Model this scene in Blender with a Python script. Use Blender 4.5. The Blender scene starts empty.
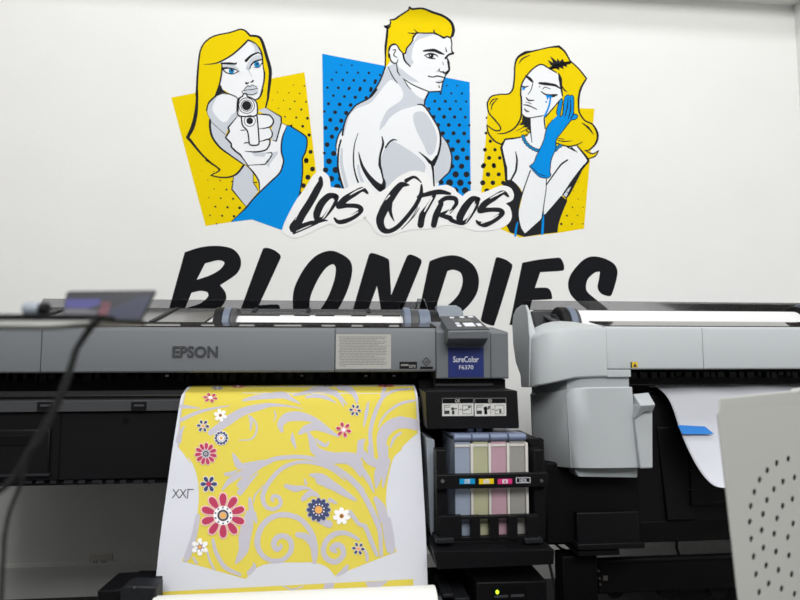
import bpy, bmesh, math, random
from mathutils import Vector, Matrix
from mathutils.geometry import tessellate_polygon
random.seed(7)
R = math.radians
SC = bpy.context.scene
COL = SC.collection

# ------------------------------------------------------------------ camera
F = 600.0
YAW, PITCH, ZC = R(5.7), R(4.7), 0.98
CAM = Vector((0, 0, ZC))
FWD = Vector((math.sin(YAW) * math.cos(PITCH), math.cos(YAW) * math.cos(PITCH), math.sin(PITCH)))
RGT = Vector((math.cos(YAW), -math.sin(YAW), 0))
UPV = RGT.cross(FWD)
def ray(px, py):
    return FWD * F + RGT * (px - 400) + UPV * (300 - py)
def P(px, py, Y):
    d = ray(px, py); return CAM + d * (Y / d.y)
def PXX(px, py, X):
    d = ray(px, py); return CAM + d * (X / d.x)
def PP(px, py, p0, n):
    d = ray(px, py); return CAM + d * ((p0 - CAM).dot(n) / d.dot(n))
def X(px, py, Y): return P(px, py, Y).x
def Z(px, py, Y): return P(px, py, Y).z

cd = bpy.data.cameras.new('camera'); cam = bpy.data.objects.new('camera', cd); COL.objects.link(cam)
cam.location = CAM; cam.rotation_euler = (R(90) + PITCH, 0, -YAW)
cd.sensor_width = 36; cd.lens = 27; cd.clip_start = 0.02
cd.dof.use_dof = True; cd.dof.focus_distance = 1.85; cd.dof.aperture_fstop = 4.0
SC.camera = cam
SC.view_settings.view_transform = 'Standard'; SC.view_settings.look = 'None'
SC.view_settings.gamma = 1; SC.view_settings.exposure = -0.01; SC.view_settings.use_curve_mapping = False
SC.cycles.use_denoising = True
SC.cycles.max_bounces = 8; SC.cycles.transparent_max_bounces = 12

# ------------------------------------------------------------------ materials
def lin(c):
    out = []
    for v in c:
        v = v / 255.0
        out.append(v / 12.92 if v <= 0.04045 else ((v + 0.055) / 1.055) ** 2.4)
    return (*out, 1)
def mat(name, rgb, rough=0.5, metal=0.0, bump=0.0, scale=200.0, var=0.0, vscale=6.0, spec=0.5, coat=0.0):
    m = bpy.data.materials.new(name); m.use_nodes = True
    nt = m.node_tree; b = nt.nodes['Principled BSDF']
    b.inputs['Base Color'].default_value = lin(rgb); b.inputs['Roughness'].default_value = rough
    b.inputs['Metallic'].default_value = metal; b.inputs['Specular IOR Level'].default_value = spec
    if coat: b.inputs['Coat Weight'].default_value = coat; b.inputs['Coat Roughness'].default_value = 0.1
    tc = nt.nodes.new('ShaderNodeTexCoord')
    if bump:
        n = nt.nodes.new('ShaderNodeTexNoise'); n.inputs['Scale'].default_value = scale; n.inputs['Detail'].default_value = 3
        nt.links.new(tc.outputs['Object'], n.inputs['Vector'])
        bp = nt.nodes.new('ShaderNodeBump'); bp.inputs['Strength'].default_value = bump; bp.inputs['Distance'].default_value = 0.004
        nt.links.new(n.outputs['Fac'], bp.inputs['Height']); nt.links.new(bp.outputs['Normal'], b.inputs['Normal'])
    if var:
        n = nt.nodes.new('ShaderNodeTexNoise'); n.inputs['Scale'].default_value = vscale; n.inputs['Detail'].default_value = 4
        nt.links.new(tc.outputs['Object'], n.inputs['Vector'])
        r = nt.nodes.new('ShaderNodeValToRGB')
        c = lin(rgb); r.color_ramp.elements[0].position = 0.3; r.color_ramp.elements[1].position = 0.7
        r.color_ramp.elements[0].color = (*[v * (1 - var) for v in c[:3]], 1)
        r.color_ramp.elements[1].color = (*[min(1, v * (1 + var)) for v in c[:3]], 1)
        nt.links.new(n.outputs['Fac'], r.inputs['Fac']); nt.links.new(r.outputs['Color'], b.inputs['Base Color'])
    return m
def smoked(name, tint, gloss=0.10, rough=0.06):
    m = bpy.data.materials.new(name); m.use_nodes = True
    nt = m.node_tree; nt.nodes.clear()
    o = nt.nodes.new('ShaderNodeOutputMaterial'); t = nt.nodes.new('ShaderNodeBsdfTransparent'); g = nt.nodes.new('ShaderNodeBsdfGlossy')
    mx = nt.nodes.new('ShaderNodeMixShader'); fr = nt.nodes.new('ShaderNodeFresnel'); fr.inputs['IOR'].default_value = 1.3
    t.inputs['Color'].default_value = (*tint, 1); g.inputs['Roughness'].default_value = rough
    g.inputs['Color'].default_value = (0.8, 0.8, 0.8, 1)
    nt.links.new(fr.outputs[0], mx.inputs[0]); nt.links.new(t.outputs[0], mx.inputs[1]); nt.links.new(g.outputs[0], mx.inputs[2])
    nt.links.new(mx.outputs[0], o.inputs[0])
    return m
def emis(name, rgb, s):
    m = bpy.data.materials.new(name); m.use_nodes = True
    b = m.node_tree.nodes['Principled BSDF']; b.inputs['Base Color'].default_value = lin(rgb)
    b.inputs['Emission Color'].default_value = lin(rgb); b.inputs['Emission Strength'].default_value = s
    return m
M = dict(
    wall=mat('painted_stucco', (233, 233, 231), 0.85, bump=0.12, scale=45, var=0.012, vscale=3),
    ceil=mat('ceiling_paint', (232, 232, 228), 0.9), floor=mat('concrete_floor', (46, 45, 45), 0.7, var=0.12, vscale=4),
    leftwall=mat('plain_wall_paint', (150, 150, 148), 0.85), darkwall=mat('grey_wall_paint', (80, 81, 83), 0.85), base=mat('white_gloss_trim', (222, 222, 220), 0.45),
    gray=mat('grey_plastic', (104, 108, 112), 0.55, bump=0.06, scale=900), gray2=mat('pale_grey_plastic', (150, 158, 168), 0.4, bump=0.05, scale=900),
    mid=mat('dark_grey_plastic', (62, 63, 66), 0.45), blk=mat('black_plastic', (12, 12, 15), 0.5, bump=0.08, scale=700, spec=0.22),
    blk2=mat('black_metal', (7, 7, 9), 0.6, bump=0.05, scale=500, spec=0.15), dim=mat('charcoal_plastic', (33, 34, 38), 0.5, spec=0.25),
    silver=mat('brushed_metal', (130, 128, 124), 0.4, metal=0.9), chrome=mat('screw_metal', (190, 190, 190), 0.3, metal=1.0),
    tray=mat('glossy_grey_plastic', (120, 120, 120), 0.2, spec=0.8, metal=0.45), strip=mat('polished_smoked_plastic', (70, 66, 64), 0.05, spec=1.0, metal=0.5),
    smoke=smoked('smoked_acrylic', (0.66, 0.66, 0.67)), haze=smoked('clear_acrylic', (0.6, 0.61, 0.62)),
    white=mat('white_plastic', (184, 189, 192), 0.4, bump=0.05, scale=900), white2=mat('off_white_plastic', (168, 174, 177), 0.4, bump=0.05, scale=900),
    paper=mat('white_paper', (208, 210, 218), 0.75, bump=0.03, scale=60), roll=mat('paper_roll_white', (226, 226, 226), 0.7),
    card=mat('tube_white', (235, 235, 232), 0.55), bluegrey=mat('blue_grey_plastic', (104, 114, 132), 0.4),
    navy=mat('blue_label', (28, 44, 112), 0.4), wtxt=mat('white_ink', (222, 224, 230), 0.5), lbl=mat('label_paper', (174, 173, 168), 0.55),
    lbl2=mat('white_label', (212, 211, 208), 0.5), ltx=mat('grey_print', (125, 125, 124), 0.6), dtx=mat('dark_print', (40, 42, 46), 0.55), metalpl=mat('painted_sheet_metal', (180, 181, 177), 0.5, bump=0.04, scale=300),
    tape=mat('blue_masking_tape', (38, 128, 214), 0.7, bump=0.1, scale=150), warn=mat('yellow_label', (226, 190, 30), 0.5),
    led=emis('green_led', (180, 235, 40), 2.2), tank_b=mat('tank_blue', (154, 165, 184), 0.35), tank_y=mat('tank_yellow', (184, 184, 152), 0.35),
    tank_m=mat('tank_pink', (194, 158, 171), 0.35), tank_k=mat('tank_grey', (158, 156, 152), 0.35), tankw=mat('tank_frame', (222, 219, 213), 0.4),
    tank_cap=mat('tank_cap', (112, 124, 150), 0.4), cy=mat('cyan_tag', (0, 150, 205), 0.5), ye=mat('yellow_tag', (240, 205, 20), 0.5), mg=mat('magenta_tag', (215, 50, 125), 0.5),
    screen=emis('lit_screen', (60, 58, 112), 0.1), scr2=emis('lit_screen_grey', (86, 86, 92), 0.06), scr3=emis('lit_screen_red', (96, 52, 62), 0.06),
    tabblk=mat('tablet_black', (34, 36, 43), 0.4), tabback=mat('tablet_blue_glass', (42, 45, 66), 0.4), cable=mat('cable_rubber', (22, 23, 24), 0.55),
    outlet=mat('outlet_plastic', (216, 214, 208), 0.4),
    # paints and inks
    my=mat('paint_yellow', (232, 204, 0), 0.8, spec=.1), mb=mat('paint_blue', (0, 140, 222), 0.8, spec=.1), mk=mat('paint_black', (36, 37, 41), 0.8, spec=.1), mk2=mat('vinyl_black', (22, 23, 27), 0.7, spec=.1),
    msk=mat('paint_white', (233, 235, 238), 0.75), mg2=mat('paint_grey', (198, 203, 212), 0.75), mst=mat('sticker_white', (238, 238, 238), 0.7), meye=mat('paint_eye_blue', (30, 130, 185), 0.8, spec=.1),
    py=mat('ink_yellow', (218, 201, 84), 0.8, spec=.15), pg=mat('ink_lavender_grey', (189, 186, 197), 0.8, spec=.15), pr=mat('ink_crimson', (178, 48, 84), 0.75), pn=mat('ink_navy', (52, 62, 104), 0.75),
    pw=mat('ink_white', (240, 238, 240), 0.75), po=mat('ink_orange', (228, 165, 80), 0.75), pk=mat('ink_dark', (58, 56, 60), 0.75), pp=mat('ink_pink', (232, 190, 196), 0.75), pb=mat('ink_brown', (120, 84, 40), 0.75),
)

# ------------------------------------------------------------------ object helpers
def tag(o, label=None, cat=None, group=None, kind=None):
    if label: o['label'] = label
    if cat: o['category'] = cat
    if group: o['group'] = group
    if kind: o['kind'] = kind
    return o
def thing(name, label, cat, loc=(0, 0, 0), group=None):
    o = bpy.data.objects.new(name, None); COL.objects.link(o); o.location = loc
    o.empty_display_size = 0.05
    return tag(o, label, cat, group)
def sub(name, parent, label=None):
    o = bpy.data.objects.new(name, None); COL.objects.link(o); o.parent = parent
    o.empty_display_size = 0.02
    return tag(o, label)
def world_origin(o):
    v = Vector((0, 0, 0))
    while o: v += o.location; o = o.parent
    return v
def link_mesh(name, me, parent):
    o = bpy.data.objects.new(name, me); COL.objects.link(o)
    if parent:
        o.parent = parent; off = world_origin(parent)
        if off.length: me.transform(Matrix.Translation(-off))
    return o
class MB:
    def __init__(s): s.bm = bmesh.new(); s.mi = 0
    def _f(s, vs):
        try: f = s.bm.faces.new(vs); f.material_index = s.mi; return f
        except ValueError: return None
    def hexa(s, c):
        v = [s.bm.verts.new(p) for p in c]
        for q in ((0, 1, 2, 3), (7, 6, 5, 4), (0, 4, 5, 1), (1, 5, 6, 2), (2, 6, 7, 3), (3, 7, 4, 0)): s._f([v[i] for i in q])
        return s
    def box(s, x0, x1, y0, y1, z0, z1):
        x0, x1 = sorted((x0, x1)); y0, y1 = sorted((y0, y1)); z0, z1 = sorted((z0, z1))
        return s.hexa([(x0, y0, z0), (x1, y0, z0), (x1, y0, z1), (x0, y0, z1), (x0, y1, z0), (x1, y1, z0), (x1, y1, z1), (x0, y1, z1)])
    def pbox(s, x0, y0, x1, y1, Yf, Yb, xm=None, ym=None):
        xm = (x0 + x1) / 2 if xm is None else xm; ym = (y0 + y1) / 2 if ym is None else ym
        return s.box(X(x0, ym, Yf), X(x1, ym, Yf), Yf, Yb, Z(xm, y1, Yf), Z(xm, y0, Yf))
    def prism(s, pts, ext):          # pts: 3-D loop, ext: vector
        a = [s.bm.verts.new(p) for p in pts]; b = [s.bm.verts.new(Vector(p) + Vector(ext)) for p in pts]
        n = len(pts)
        for i in range(n): s._f([a[i], a[(i + 1) % n], b[(i + 1) % n], b[i]])
        tri = tessellate_polygon([[Vector(p) for p in pts]])
        for t in tri:
            s._f([a[i] for i in t]); s._f([b[i] for i in reversed(t)])
        return s
    def profx(s, yz, x0, x1): return s.prism([(x0, y, z) for y, z in yz], (x1 - x0, 0, 0))
    def cylx(s, x0, x1, cy, cz, r, seg=32, r1=None):
        r1 = r if r1 is None else r1
        a = [s.bm.verts.new((x0, cy + r * math.cos(t * 2 * math.pi / seg), cz + r * math.sin(t * 2 * math.pi / seg))) for t in range(seg)]
        b = [s.bm.verts.new((x1, cy + r1 * math.cos(t * 2 * math.pi / seg), cz + r1 * math.sin(t * 2 * math.pi / seg))) for t in range(seg)]
        for i in range(seg): s._f([a[i], a[(i + 1) % seg], b[(i + 1) % seg], b[i]])
        s._f(a); s._f(list(reversed(b))); return s
    def tube(s, pts, r, seg=10):
        pts = smooth3(pts, 5); rings = []
        for i, p in enumerate(pts):
            d = (pts[min(i + 1, len(pts) - 1)] - pts[max(i - 1, 0)]).normalized()
            u = d.cross(Vector((0, 1, 0.3))).normalized(); w = d.cross(u)
            rings.append([s.bm.verts.new(p + (u * math.cos(t * 2 * math.pi / seg) + w * math.sin(t * 2 * math.pi / seg)) * r) for t in range(seg)])
        for a, b in zip(rings, rings[1:]):
            for i in range(seg): s._f([a[i], a[(i + 1) % seg], b[(i + 1) % seg], b[i]])
        s._f(rings[0]); s._f(list(reversed(rings[-1]))); return s
    def grid(s, rows):
        v = [[s.bm.verts.new(p) for p in r] for r in rows]
        for a, b in zip(v, v[1:]):
            for i in range(len(a) - 1): s._f([a[i], a[i + 1], b[i + 1], b[i]])
        return s
    def done(s, name, m, parent=None, bev=0.0, seg=2, label=None, smooth=True, solid=0.0):
        bmesh.ops.recalc_face_normals(s.bm, faces=s.bm.faces)
        me = bpy.data.meshes.new(name); s.bm.to_mesh(me); s.bm.free()
        for q in (m if isinstance(m, (list, tuple)) else [m]): me.materials.append(M[q])
        if smooth:
            me.shade_smooth(); me.set_sharp_from_angle(angle=R(35))
        o = link_mesh(name, me, parent)
        if solid:
            sd = o.modifiers.new('thickness', 'SOLIDIFY'); sd.thickness = solid; sd.offset = 0
        if bev:
            b = o.modifiers.new('edge', 'BEVEL'); b.width = bev; b.segments = seg; b.limit_method = 'ANGLE'; b.angle_limit = R(35)
            b.harden_normals = False
        if label: o['label'] = label
        return o
def smooth3(pts, n):
    pts = [Vector(p) for p in pts]; out = []
    for i in range(len(pts) - 1):
        p0, p1, p2, p3 = pts[max(i - 1, 0)], pts[i], pts[i + 1], pts[min(i + 2, len(pts) - 1)]
        for k in range(n):
            t = k / n
            out.append(0.5 * ((2 * p1) + (p2 - p0) * t + (2 * p0 - 5 * p1 + 4 * p2 - p3) * t * t + (3 * p1 - p0 - 3 * p2 + p3) * t ** 3))
    out.append(pts[-1]); return out
def text_mesh(s, body, x0, x1, z0, z1, Y, depth=0.001, bold=0.0, mi=0):
    cu = bpy.data.curves.new('lettering', 'FONT'); cu.body = body; cu.extrude = 0.5; cu.offset = bold; cu.resolution_u = 3
    o = bpy.data.objects.new('lettering', cu); COL.objects.link(o)
    dg = bpy.context.evaluated_depsgraph_get(); dg.update()
    me = bpy.data.meshes.new_from_object(o.evaluated_get(dg))
    bpy.data.objects.remove(o); bpy.data.curves.remove(cu)
    xs = [v.co.x for v in me.vertices]; ys = [v.co.y for v in me.vertices]
    ax, bx, ay, by = min(xs), max(xs), min(ys), max(ys)
    vs = [s.bm.verts.new((x0 + (v.co.x - ax) / (bx - ax) * (x1 - x0), Y - v.co.z * depth, z0 + (v.co.y - ay) / (by - ay) * (z1 - z0))) for v in me.vertices]
    for p in me.polygons:
        s.mi = mi; s._f([vs[i] for i in p.vertices])
    bpy.data.meshes.remove(me)

# ------------------------------------------------------------------ flat artwork
TILES = {}
for k, ox, oy, sc in [('A1', 160, 20, 8), ('A2', 240, 20, 8), ('A3', 160, 90, 8), ('A4', 240, 90, 8), ('A5', 160, 160, 8), ('A6', 240, 160, 8),
                      ('M1', 370, 0, 8), ('M2', 370, 50, 8), ('M3', 315, 90, 8), ('M4', 395, 90, 8), ('M5', 315, 140, 8), ('M6', 395, 140, 8),
                      ('C1', 475, 35, 8), ('C2', 520, 35, 8), ('C3', 475, 90, 8), ('C4', 520, 90, 8), ('C5', 475, 160, 8), ('C6', 520, 165, 8),
                      ('K1', 280, 170, 8), ('K2', 360, 170, 8), ('K3', 440, 170, 8),
                      ('B1', 160, 235, 20 / 3), ('B2', 260, 235, 20 / 3), ('B3', 350, 235, 20 / 3), ('B4', 440, 235, 20 / 3), ('B5', 520, 235, 20 / 3),
                      ('P1', 165, 375, 20 / 3), ('P2', 240, 375, 20 / 3), ('P3', 320, 375, 20 / 3), ('P4', 150, 440, 20 / 3), ('P5', 240, 440, 20 / 3),
                      ('P6', 320, 440, 20 / 3), ('P7', 150, 510, 20 / 3), ('P8', 240, 510, 20 / 3), ('P9', 320, 510, 20 / 3), ('PX', 0, 0, 1)]:
    TILES[k] = (ox, oy, sc)
def parse(txt):                      # "A1: x,y x,yc x,y,w ..." -> [(x, y, width, corner)]
    out = []; t = TILES['PX']
    for w in txt.split():
        if w.endswith(':'): t = TILES[w[:-1]]; continue
        c = w.endswith('c'); w = w.rstrip('c'); v = [float(q) for q in w.split(',')]
        out.append((t[0] + v[0] / t[2], t[1] + v[1] / t[2], (v[2] / t[2] if len(v) > 2 else 0), c))
    return out
def spline(pts, closed=True, n=4):
    N = len(pts); out = []
    def clamp(tx, ty, l):
        q = math.hypot(tx, ty)
        return (tx * l / q, ty * l / q) if q > l > 0 else (tx, ty)
    for i in range(N if closed else N - 1):
        p1, p2 = pts[i], pts[(i + 1) % N]
        p0 = pts[(i - 1) % N] if (closed or i > 0) else p1
        p3 = pts[(i + 2) % N] if (closed or i + 2 < N) else p2
        if p1[3]: p0 = p1
        if p2[3]: p3 = p2
        l = math.hypot(p2[0] - p1[0], p2[1] - p1[1])
        a = clamp((p2[0] - p0[0]) / 2, (p2[1] - p0[1]) / 2, l); b = clamp((p3[0] - p1[0]) / 2, (p3[1] - p1[1]) / 2, l)
        for k in range(n):
            t = k / n; h1 = 2 * t ** 3 - 3 * t * t + 1; h2 = t ** 3 - 2 * t * t + t; h3 = -2 * t ** 3 + 3 * t * t; h4 = t ** 3 - t * t
            out.append((h1 * p1[0] + h2 * a[0] + h3 * p2[0] + h4 * b[0], h1 * p1[1] + h2 * a[1] + h3 * p2[1] + h4 * b[1], p1[2] + (p2[2] - p1[2]) * t))
    if not closed: out.append(pts[-1][:3])
    return out
def dedupe(L):
    out = []
    for p in L:
        if not out or (abs(p[0] - out[-1][0]) + abs(p[1] - out[-1][1])) > 1e-3: out.append(p)
    if len(out) > 2 and abs(out[0][0] - out[-1][0]) + abs(out[0][1] - out[-1][1]) < 1e-3: out.pop()
    return out
class Art:                           # flat ink laid on a surface; pos(px, py, layer) gives the place on that surface
    def __init__(s, pos, cuts=()): s.pos = pos; s.cuts = cuts; s.bm = bmesh.new(); s.mats = []; s.layer = 0; s.bold = 1.4
    def mi(s, m):
        if m not in s.mats: s.mats.append(m)
        return s.mats.index(m)
    def _face(s, pts, m, layer):
        vs = [s.bm.verts.new((p[0], p[1], layer)) for p in pts]
        f = s.bm.faces.new(vs); f.material_index = s.mi(m)
    def poly(s, m, txt, L=None, smooth=True, holes=()):
        if L is None: s.layer += 1; L = s.layer
        loops = []
        for t in (txt,) + tuple(holes):
            q = parse(t) if isinstance(t, str) else t
            loops.append(dedupe(spline(q) if smooth else [p[:3] for p in q]))
        flat = [p for l in loops for p in l]
        for t in tessellate_polygon([[Vector((p[0], p[1], 0)) for p in l] for l in loops]):
            if len(set(t)) == 3: s._face([flat[i] for i in t], m, L)
        return s
    def line(s, m, txt, w=None, L=None, n=5, taper=True):
        if L is None: s.layer += 1; L = s.layer
        q = parse(txt) if isinstance(txt, str) else txt
        if w is not None:
            k = len(q)
            q = [(p[0], p[1], w * (0.35 if taper and i in (0, k - 1) else 1), p[3]) for i, p in enumerate(q)]
        if m == 'mk': q = [(p[0], p[1], p[2] * s.bold, p[3]) for p in q]
        c = dedupe_open(spline(q, False, n)); side = []
        for i, p in enumerate(c):
            a, b = c[max(i - 1, 0)], c[min(i + 1, len(c) - 1)]
            dx, dy = b[0] - a[0], b[1] - a[1]; l = math.hypot(dx, dy) or 1
            h = max(p[2], 0.05) / 2; side.append(((p[0] - dy / l * h, p[1] + dx / l * h), (p[0] + dy / l * h, p[1] - dx / l * h)))
        for a, b in zip(side, side[1:]): s._face([a[0], b[0], b[1], a[1]], m, L)
        for p, big in ((c[0], c[0][2]), (c[-1], c[-1][2])):
            if big > 0.8: s.disc(m, p[0], p[1], big / 2, L + .12, seg=10)
        return s
    def disc(s, m, x, y, r, L=None, seg=14, ry=None):
        if L is None: s.layer += 1; L = s.layer
        ry = r if ry is None else ry
        s._face([(x + r * math.cos(t * 2 * math.pi / seg), y + ry * math.sin(t * 2 * math.pi / seg)) for t in range(seg)], m, L); return s
    def dots(s, m, tile, txt, L=None):
        if L is None: s.layer += 1; L = s.layer
        ox, oy, sc = TILES[tile]
        for w in txt.split():
            x, y, r = [float(v) for v in w.split(',')]; s.disc(m, ox + x / sc, oy + y / sc, r / sc, L, 12)
        return s
    def done(s, name, parent, label=None):
        for c in s.cuts:
            bmesh.ops.bisect_plane(s.bm, geom=s.bm.verts[:] + s.bm.edges[:] + s.bm.faces[:], plane_co=(0, c, 0), plane_no=(0, 1, 0))
        for v in s.bm.verts: v.co = s.pos(v.co.x, v.co.y, v.co.z)
        bmesh.ops.recalc_face_normals(s.bm, faces=s.bm.faces)
        me = bpy.data.meshes.new(name); s.bm.to_mesh(me); s.bm.free()
        for m in s.mats: me.materials.append(M[m])
        o = link_mesh(name, me, parent)
        if label: o['label'] = label
        return o
def dedupe_open(L):
    out = [L[0]]
    for p in L[1:]:
        if abs(p[0] - out[-1][0]) + abs(p[1] - out[-1][1]) > 1e-3: out.append(p)
    return out

# ------------------------------------------------------------------ wall mural
WY = 2.6
def onwall(px, py, L): return P(px, py, WY - 0.0003 - 0.00003 * L)
mural = thing('wall_mural', 'painted comic-style mural with three blonde figures and black lettering on the white wall', 'mural', (X(390, 200, WY), WY, Z(390, 300, WY)))
def art(L):
    a = Art(onwall); a.layer = L; return a

# ---- woman aiming a pistol
w1 = sub('illustration', mural, 'blonde woman in a blue dress aiming a pistol on a yellow panel')
a = art(0); a.poly('my', '171.2,97.5 304.4,72.2 316.5,175 300,200 250,219.6 231.3,221.9 205.6,226', smooth=False, L=0)
L = 1
a.dots('mk', 'A4', '300,18,4 390,22,5 477,27,6 258,78,4 348,84,5 438,90,7 528,95,8 308,147,5 400,151,7 490,156,9 360,214,7 450,220,9 540,226,12 412,284,9 502,290,12 553,360,14 565,495,17 530,562,19', L)
a.dots('mk', 'A2', '428,520,5 516,527,6 298,578,4 388,583,5 478,588,6', L); a.dots('mk', 'A6', '580,72,20 543,138,21 507,205,20 530,8,19 478,270,20', L)
a.dots('mk', 'A5', '333,87,3 427,92,4 383,160,4 480,165,6 435,232,5 532,237,8 390,300,5 487,305,7 585,310,9 443,373,8 540,378,10 637,383,12 400,442,7 497,446,9 592,450,11 452,510,6 575,172,6', L)
a.done('background_panel', w1)
a = art(2); a.poly('msk', 'A1: 490,380 500,330 560,285 640,220 700,165c A2: 65,160c 120,190 170,260 185,370 195,430 190,500 165,600 A4: 165,45 140,72 110,75c 20,60 A3: 640,80 560,30 510,0 A1: 500,590 482,540')
a.poly('msk', 'A4: 330,265c 375,285c 340,380 330,480 348,560 A6: 345,30 320,100 250,170 155,262c 145,180 95,85 40,30 -10,-20c A4: 0,480 200,400 290,410c')
a.poly('mg2', 'A5: 680,40c 745,100 750,180c 785,250c 690,375c 575,235c 590,125c', smooth=False)
a.poly('mg2', 'A4: 205,140c 330,215c 330,265c 290,410c 265,405c 240,380c 265,250 200,195c 145,165c', smooth=False)
a.poly('mg2', 'A3: 455,45 520,25 600,50 625,70 625,200 560,280 545,310 525,360c 410,255 375,190 375,140 400,90')
a.poly('msk', 'A3: 470,45 540,25 610,60 605,170 570,200 540,245 500,255 450,210 420,160 430,110')
a.poly('mg2', 'A3: 410,255c 525,360c 530,390c 570,440c 600,490c 650,520c 690,590c 660,592c 560,520 480,460 420,380 400,300')
a.poly('msk', 'A3: 620,210c 545,300c 555,330c 525,380c 570,430c 570,455c 605,490c 640,515c 710,610c A6: 60,42c 200,35c 225,0c A4: 215,580c 255,520c 250,500c 205,505c 240,430c 245,395c 258,340c 235,300c 268,250c 240,205c 190,195c 140,195c', smooth=False)
a.poly('mg2', 'A4: 90,500c 210,500c 195,535c 120,530c', smooth=False); a.poly('mg2', 'A4: 258,500c 305,490c 300,515c 240,590c A6: 232,62c 210,38c 225,0c A4: 220,575c 258,520c', smooth=False)
LL = a.layer; a.layer = LL + 1
for q, w in [('A4: 140,195 190,195 240,205 268,250 240,295 150,312', 9), ('A4: 235,300 258,345 245,385 155,415', 8), ('A4: 155,415 220,395 240,400c 235,440 205,480 130,495 40,490', 9), ('A3: 410,255 525,360', 9),
             ('A3: 620,210c 545,300c 555,330c 525,380c 570,430c 570,455c 605,490c 640,515c 710,610c', 10), ('A3: 455,45 400,90 372,140 375,190 410,255', 10), ('A3: 455,45 520,25 600,50 625,70', 7),
             ('A6: 40,30 100,90 150,170 155,260', 9), ('A6: 60,42 200,35c 225,0c A4: 215,580 255,520 250,500c 205,505', 7), ('A4: 205,140c 330,215c 330,265c 290,410c 260,402c', 8), ('A4: 330,260 380,288', 7),
             ('A5: 590,125c 575,235c 690,375', 8), ('A3: 640,320 660,322 690,320', 6), ('A3: 670,430 685,422 715,425', 7), ('A4: 30,428 50,420 75,422', 6), ('A5: 745,100c 748,180c 785,245', 7), ('A3: 680,490 720,495', 4)]:
    a.line('mk', q, w / 8, LL + 1)
a.poly('my', 'A6: 108,118c 150,195c 148,235c 108,180c', smooth=False); a.line('mk', 'A6: 108,180 135,180', 0.8, taper=False)
a.done('skin', w1)
a = art(20); a.poly('mb', 'A4: 375,285c 400,288 525,370 537,420 525,490 500,550 500,600 A6: 500,100 490,200 465,310 400,410 355,500 335,560c 95,475c A5: 570,495c 690,380 A6: 90,330 150,265 250,170 320,100 345,30 345,0 A4: 350,560 330,480 340,380')
for q, w in [('A4: 370,282 400,288 525,370 537,420 525,490 500,550 500,600 A6: 500,100 490,200 465,310', 8), ('A4: 375,285 340,380 330,480 348,560 A6: 345,30 320,100 250,170 150,265 90,330 A5: 690,380 570,493', 9)]:
    a.line('mk', q, w / 8, 22)
a.done('dress', w1)
a = art(24); hair = 'A1: 290,610 300,450 310,330 322,250 350,190 400,145 460,120 560,100 640,75 680,85 720,125c A2: 85,130 150,135 180,180 210,280 240,390 240,470 225,600 A4: 225,60 205,140c 150,158c 180,5 A2: 165,600 190,500 195,430 185,370 170,260 120,190 65,160c A1: 640,225 560,290 450,345c 495,350c 495,400 480,500 450,590 A3: 440,50 390,100 372,165 400,240c 400,300 420,380 480,460 560,520 660,590c A5: 670,40 620,105 560,135 480,138 405,122c 460,95 480,78c 440,45 370,0 A3: 330,510 240,400 220,380c 260,300 285,200 295,100'
a.poly('my', hair); L = a.layer + 1
for q in ['A1: 293,605,14 300,450,12 310,330,10 322,250,9 350,190,9 400,145,9 460,120,8 560,100,8 640,75,9 680,85,10 720,125,12c A2: 150,135,14 180,180,17 210,280,18 240,390,20 240,470,18 225,600,14 A4: 225,60,12 205,140,8',
          'A2: 165,600,8 190,500,9 195,430,10 185,370,6 170,260,12 120,190,12 65,160,10c A1: 640,225,10 560,290,9 450,345,8 350,355,3',
          'A1: 495,350,6 495,400,9 480,500,10 450,590,10 A3: 440,50,8 390,100,8 372,165,8', 'A3: 400,240,12 400,300,13 420,380,12 480,460,11 560,520,9 660,590,8', 'A5: 670,40,12 620,105,11 560,135,9 480,138,8 405,122,6c 460,95,8 480,78,10c 440,45,9 370,0,10',
          'A3: 420,595,10 330,510,11 240,400,16 220,380,18c 260,300,24 285,200,22 295,100,16 296,0,14']:
    a.line('mk', q, None, L)
a.done('hair', w1)
a = art(28); a.poly('mk', 'A1: 485,520c 500,560 545,592c 500,600 A3: 555,28c 500,22 455,45c 440,40 460,0', smooth=True)
a.poly('mg2', 'A2: 75,168c 130,200 168,262c 120,255 115,220', L=29); a.poly('mg2', 'A2: 50,390 58,350 100,300 160,278 172,310 130,318 100,338 80,392', L=29); a.poly('mg2', 'A1: 500,368 580,358 618,378 638,405 600,385 540,378', L=29)
a.poly('mg2', 'A1: 670,562 700,527 740,520 770,530 785,548 780,580 740,595 700,595', L=29); a.line('mg2', 'A2: 58,380 75,410 98,460', 1.1, 29)
a.poly('msk', 'A1: 510,400 555,388 605,398 620,412 590,425 530,420', L=30); a.poly('msk', 'A2: 90,372 115,340 165,325 172,345 150,372 110,378', L=30)
a.disc('meye', 160 + 572 / 8, 20 + 408 / 8, 2.8, 31); a.disc('meye', 240 + 135 / 8, 20 + 356 / 8, 2.9, 31); a.disc('mk', 160 + 574 / 8, 20 + 404 / 8, 1.1, 32); a.disc('mk', 240 + 136 / 8, 20 + 352 / 8, 1.1, 32)
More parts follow.
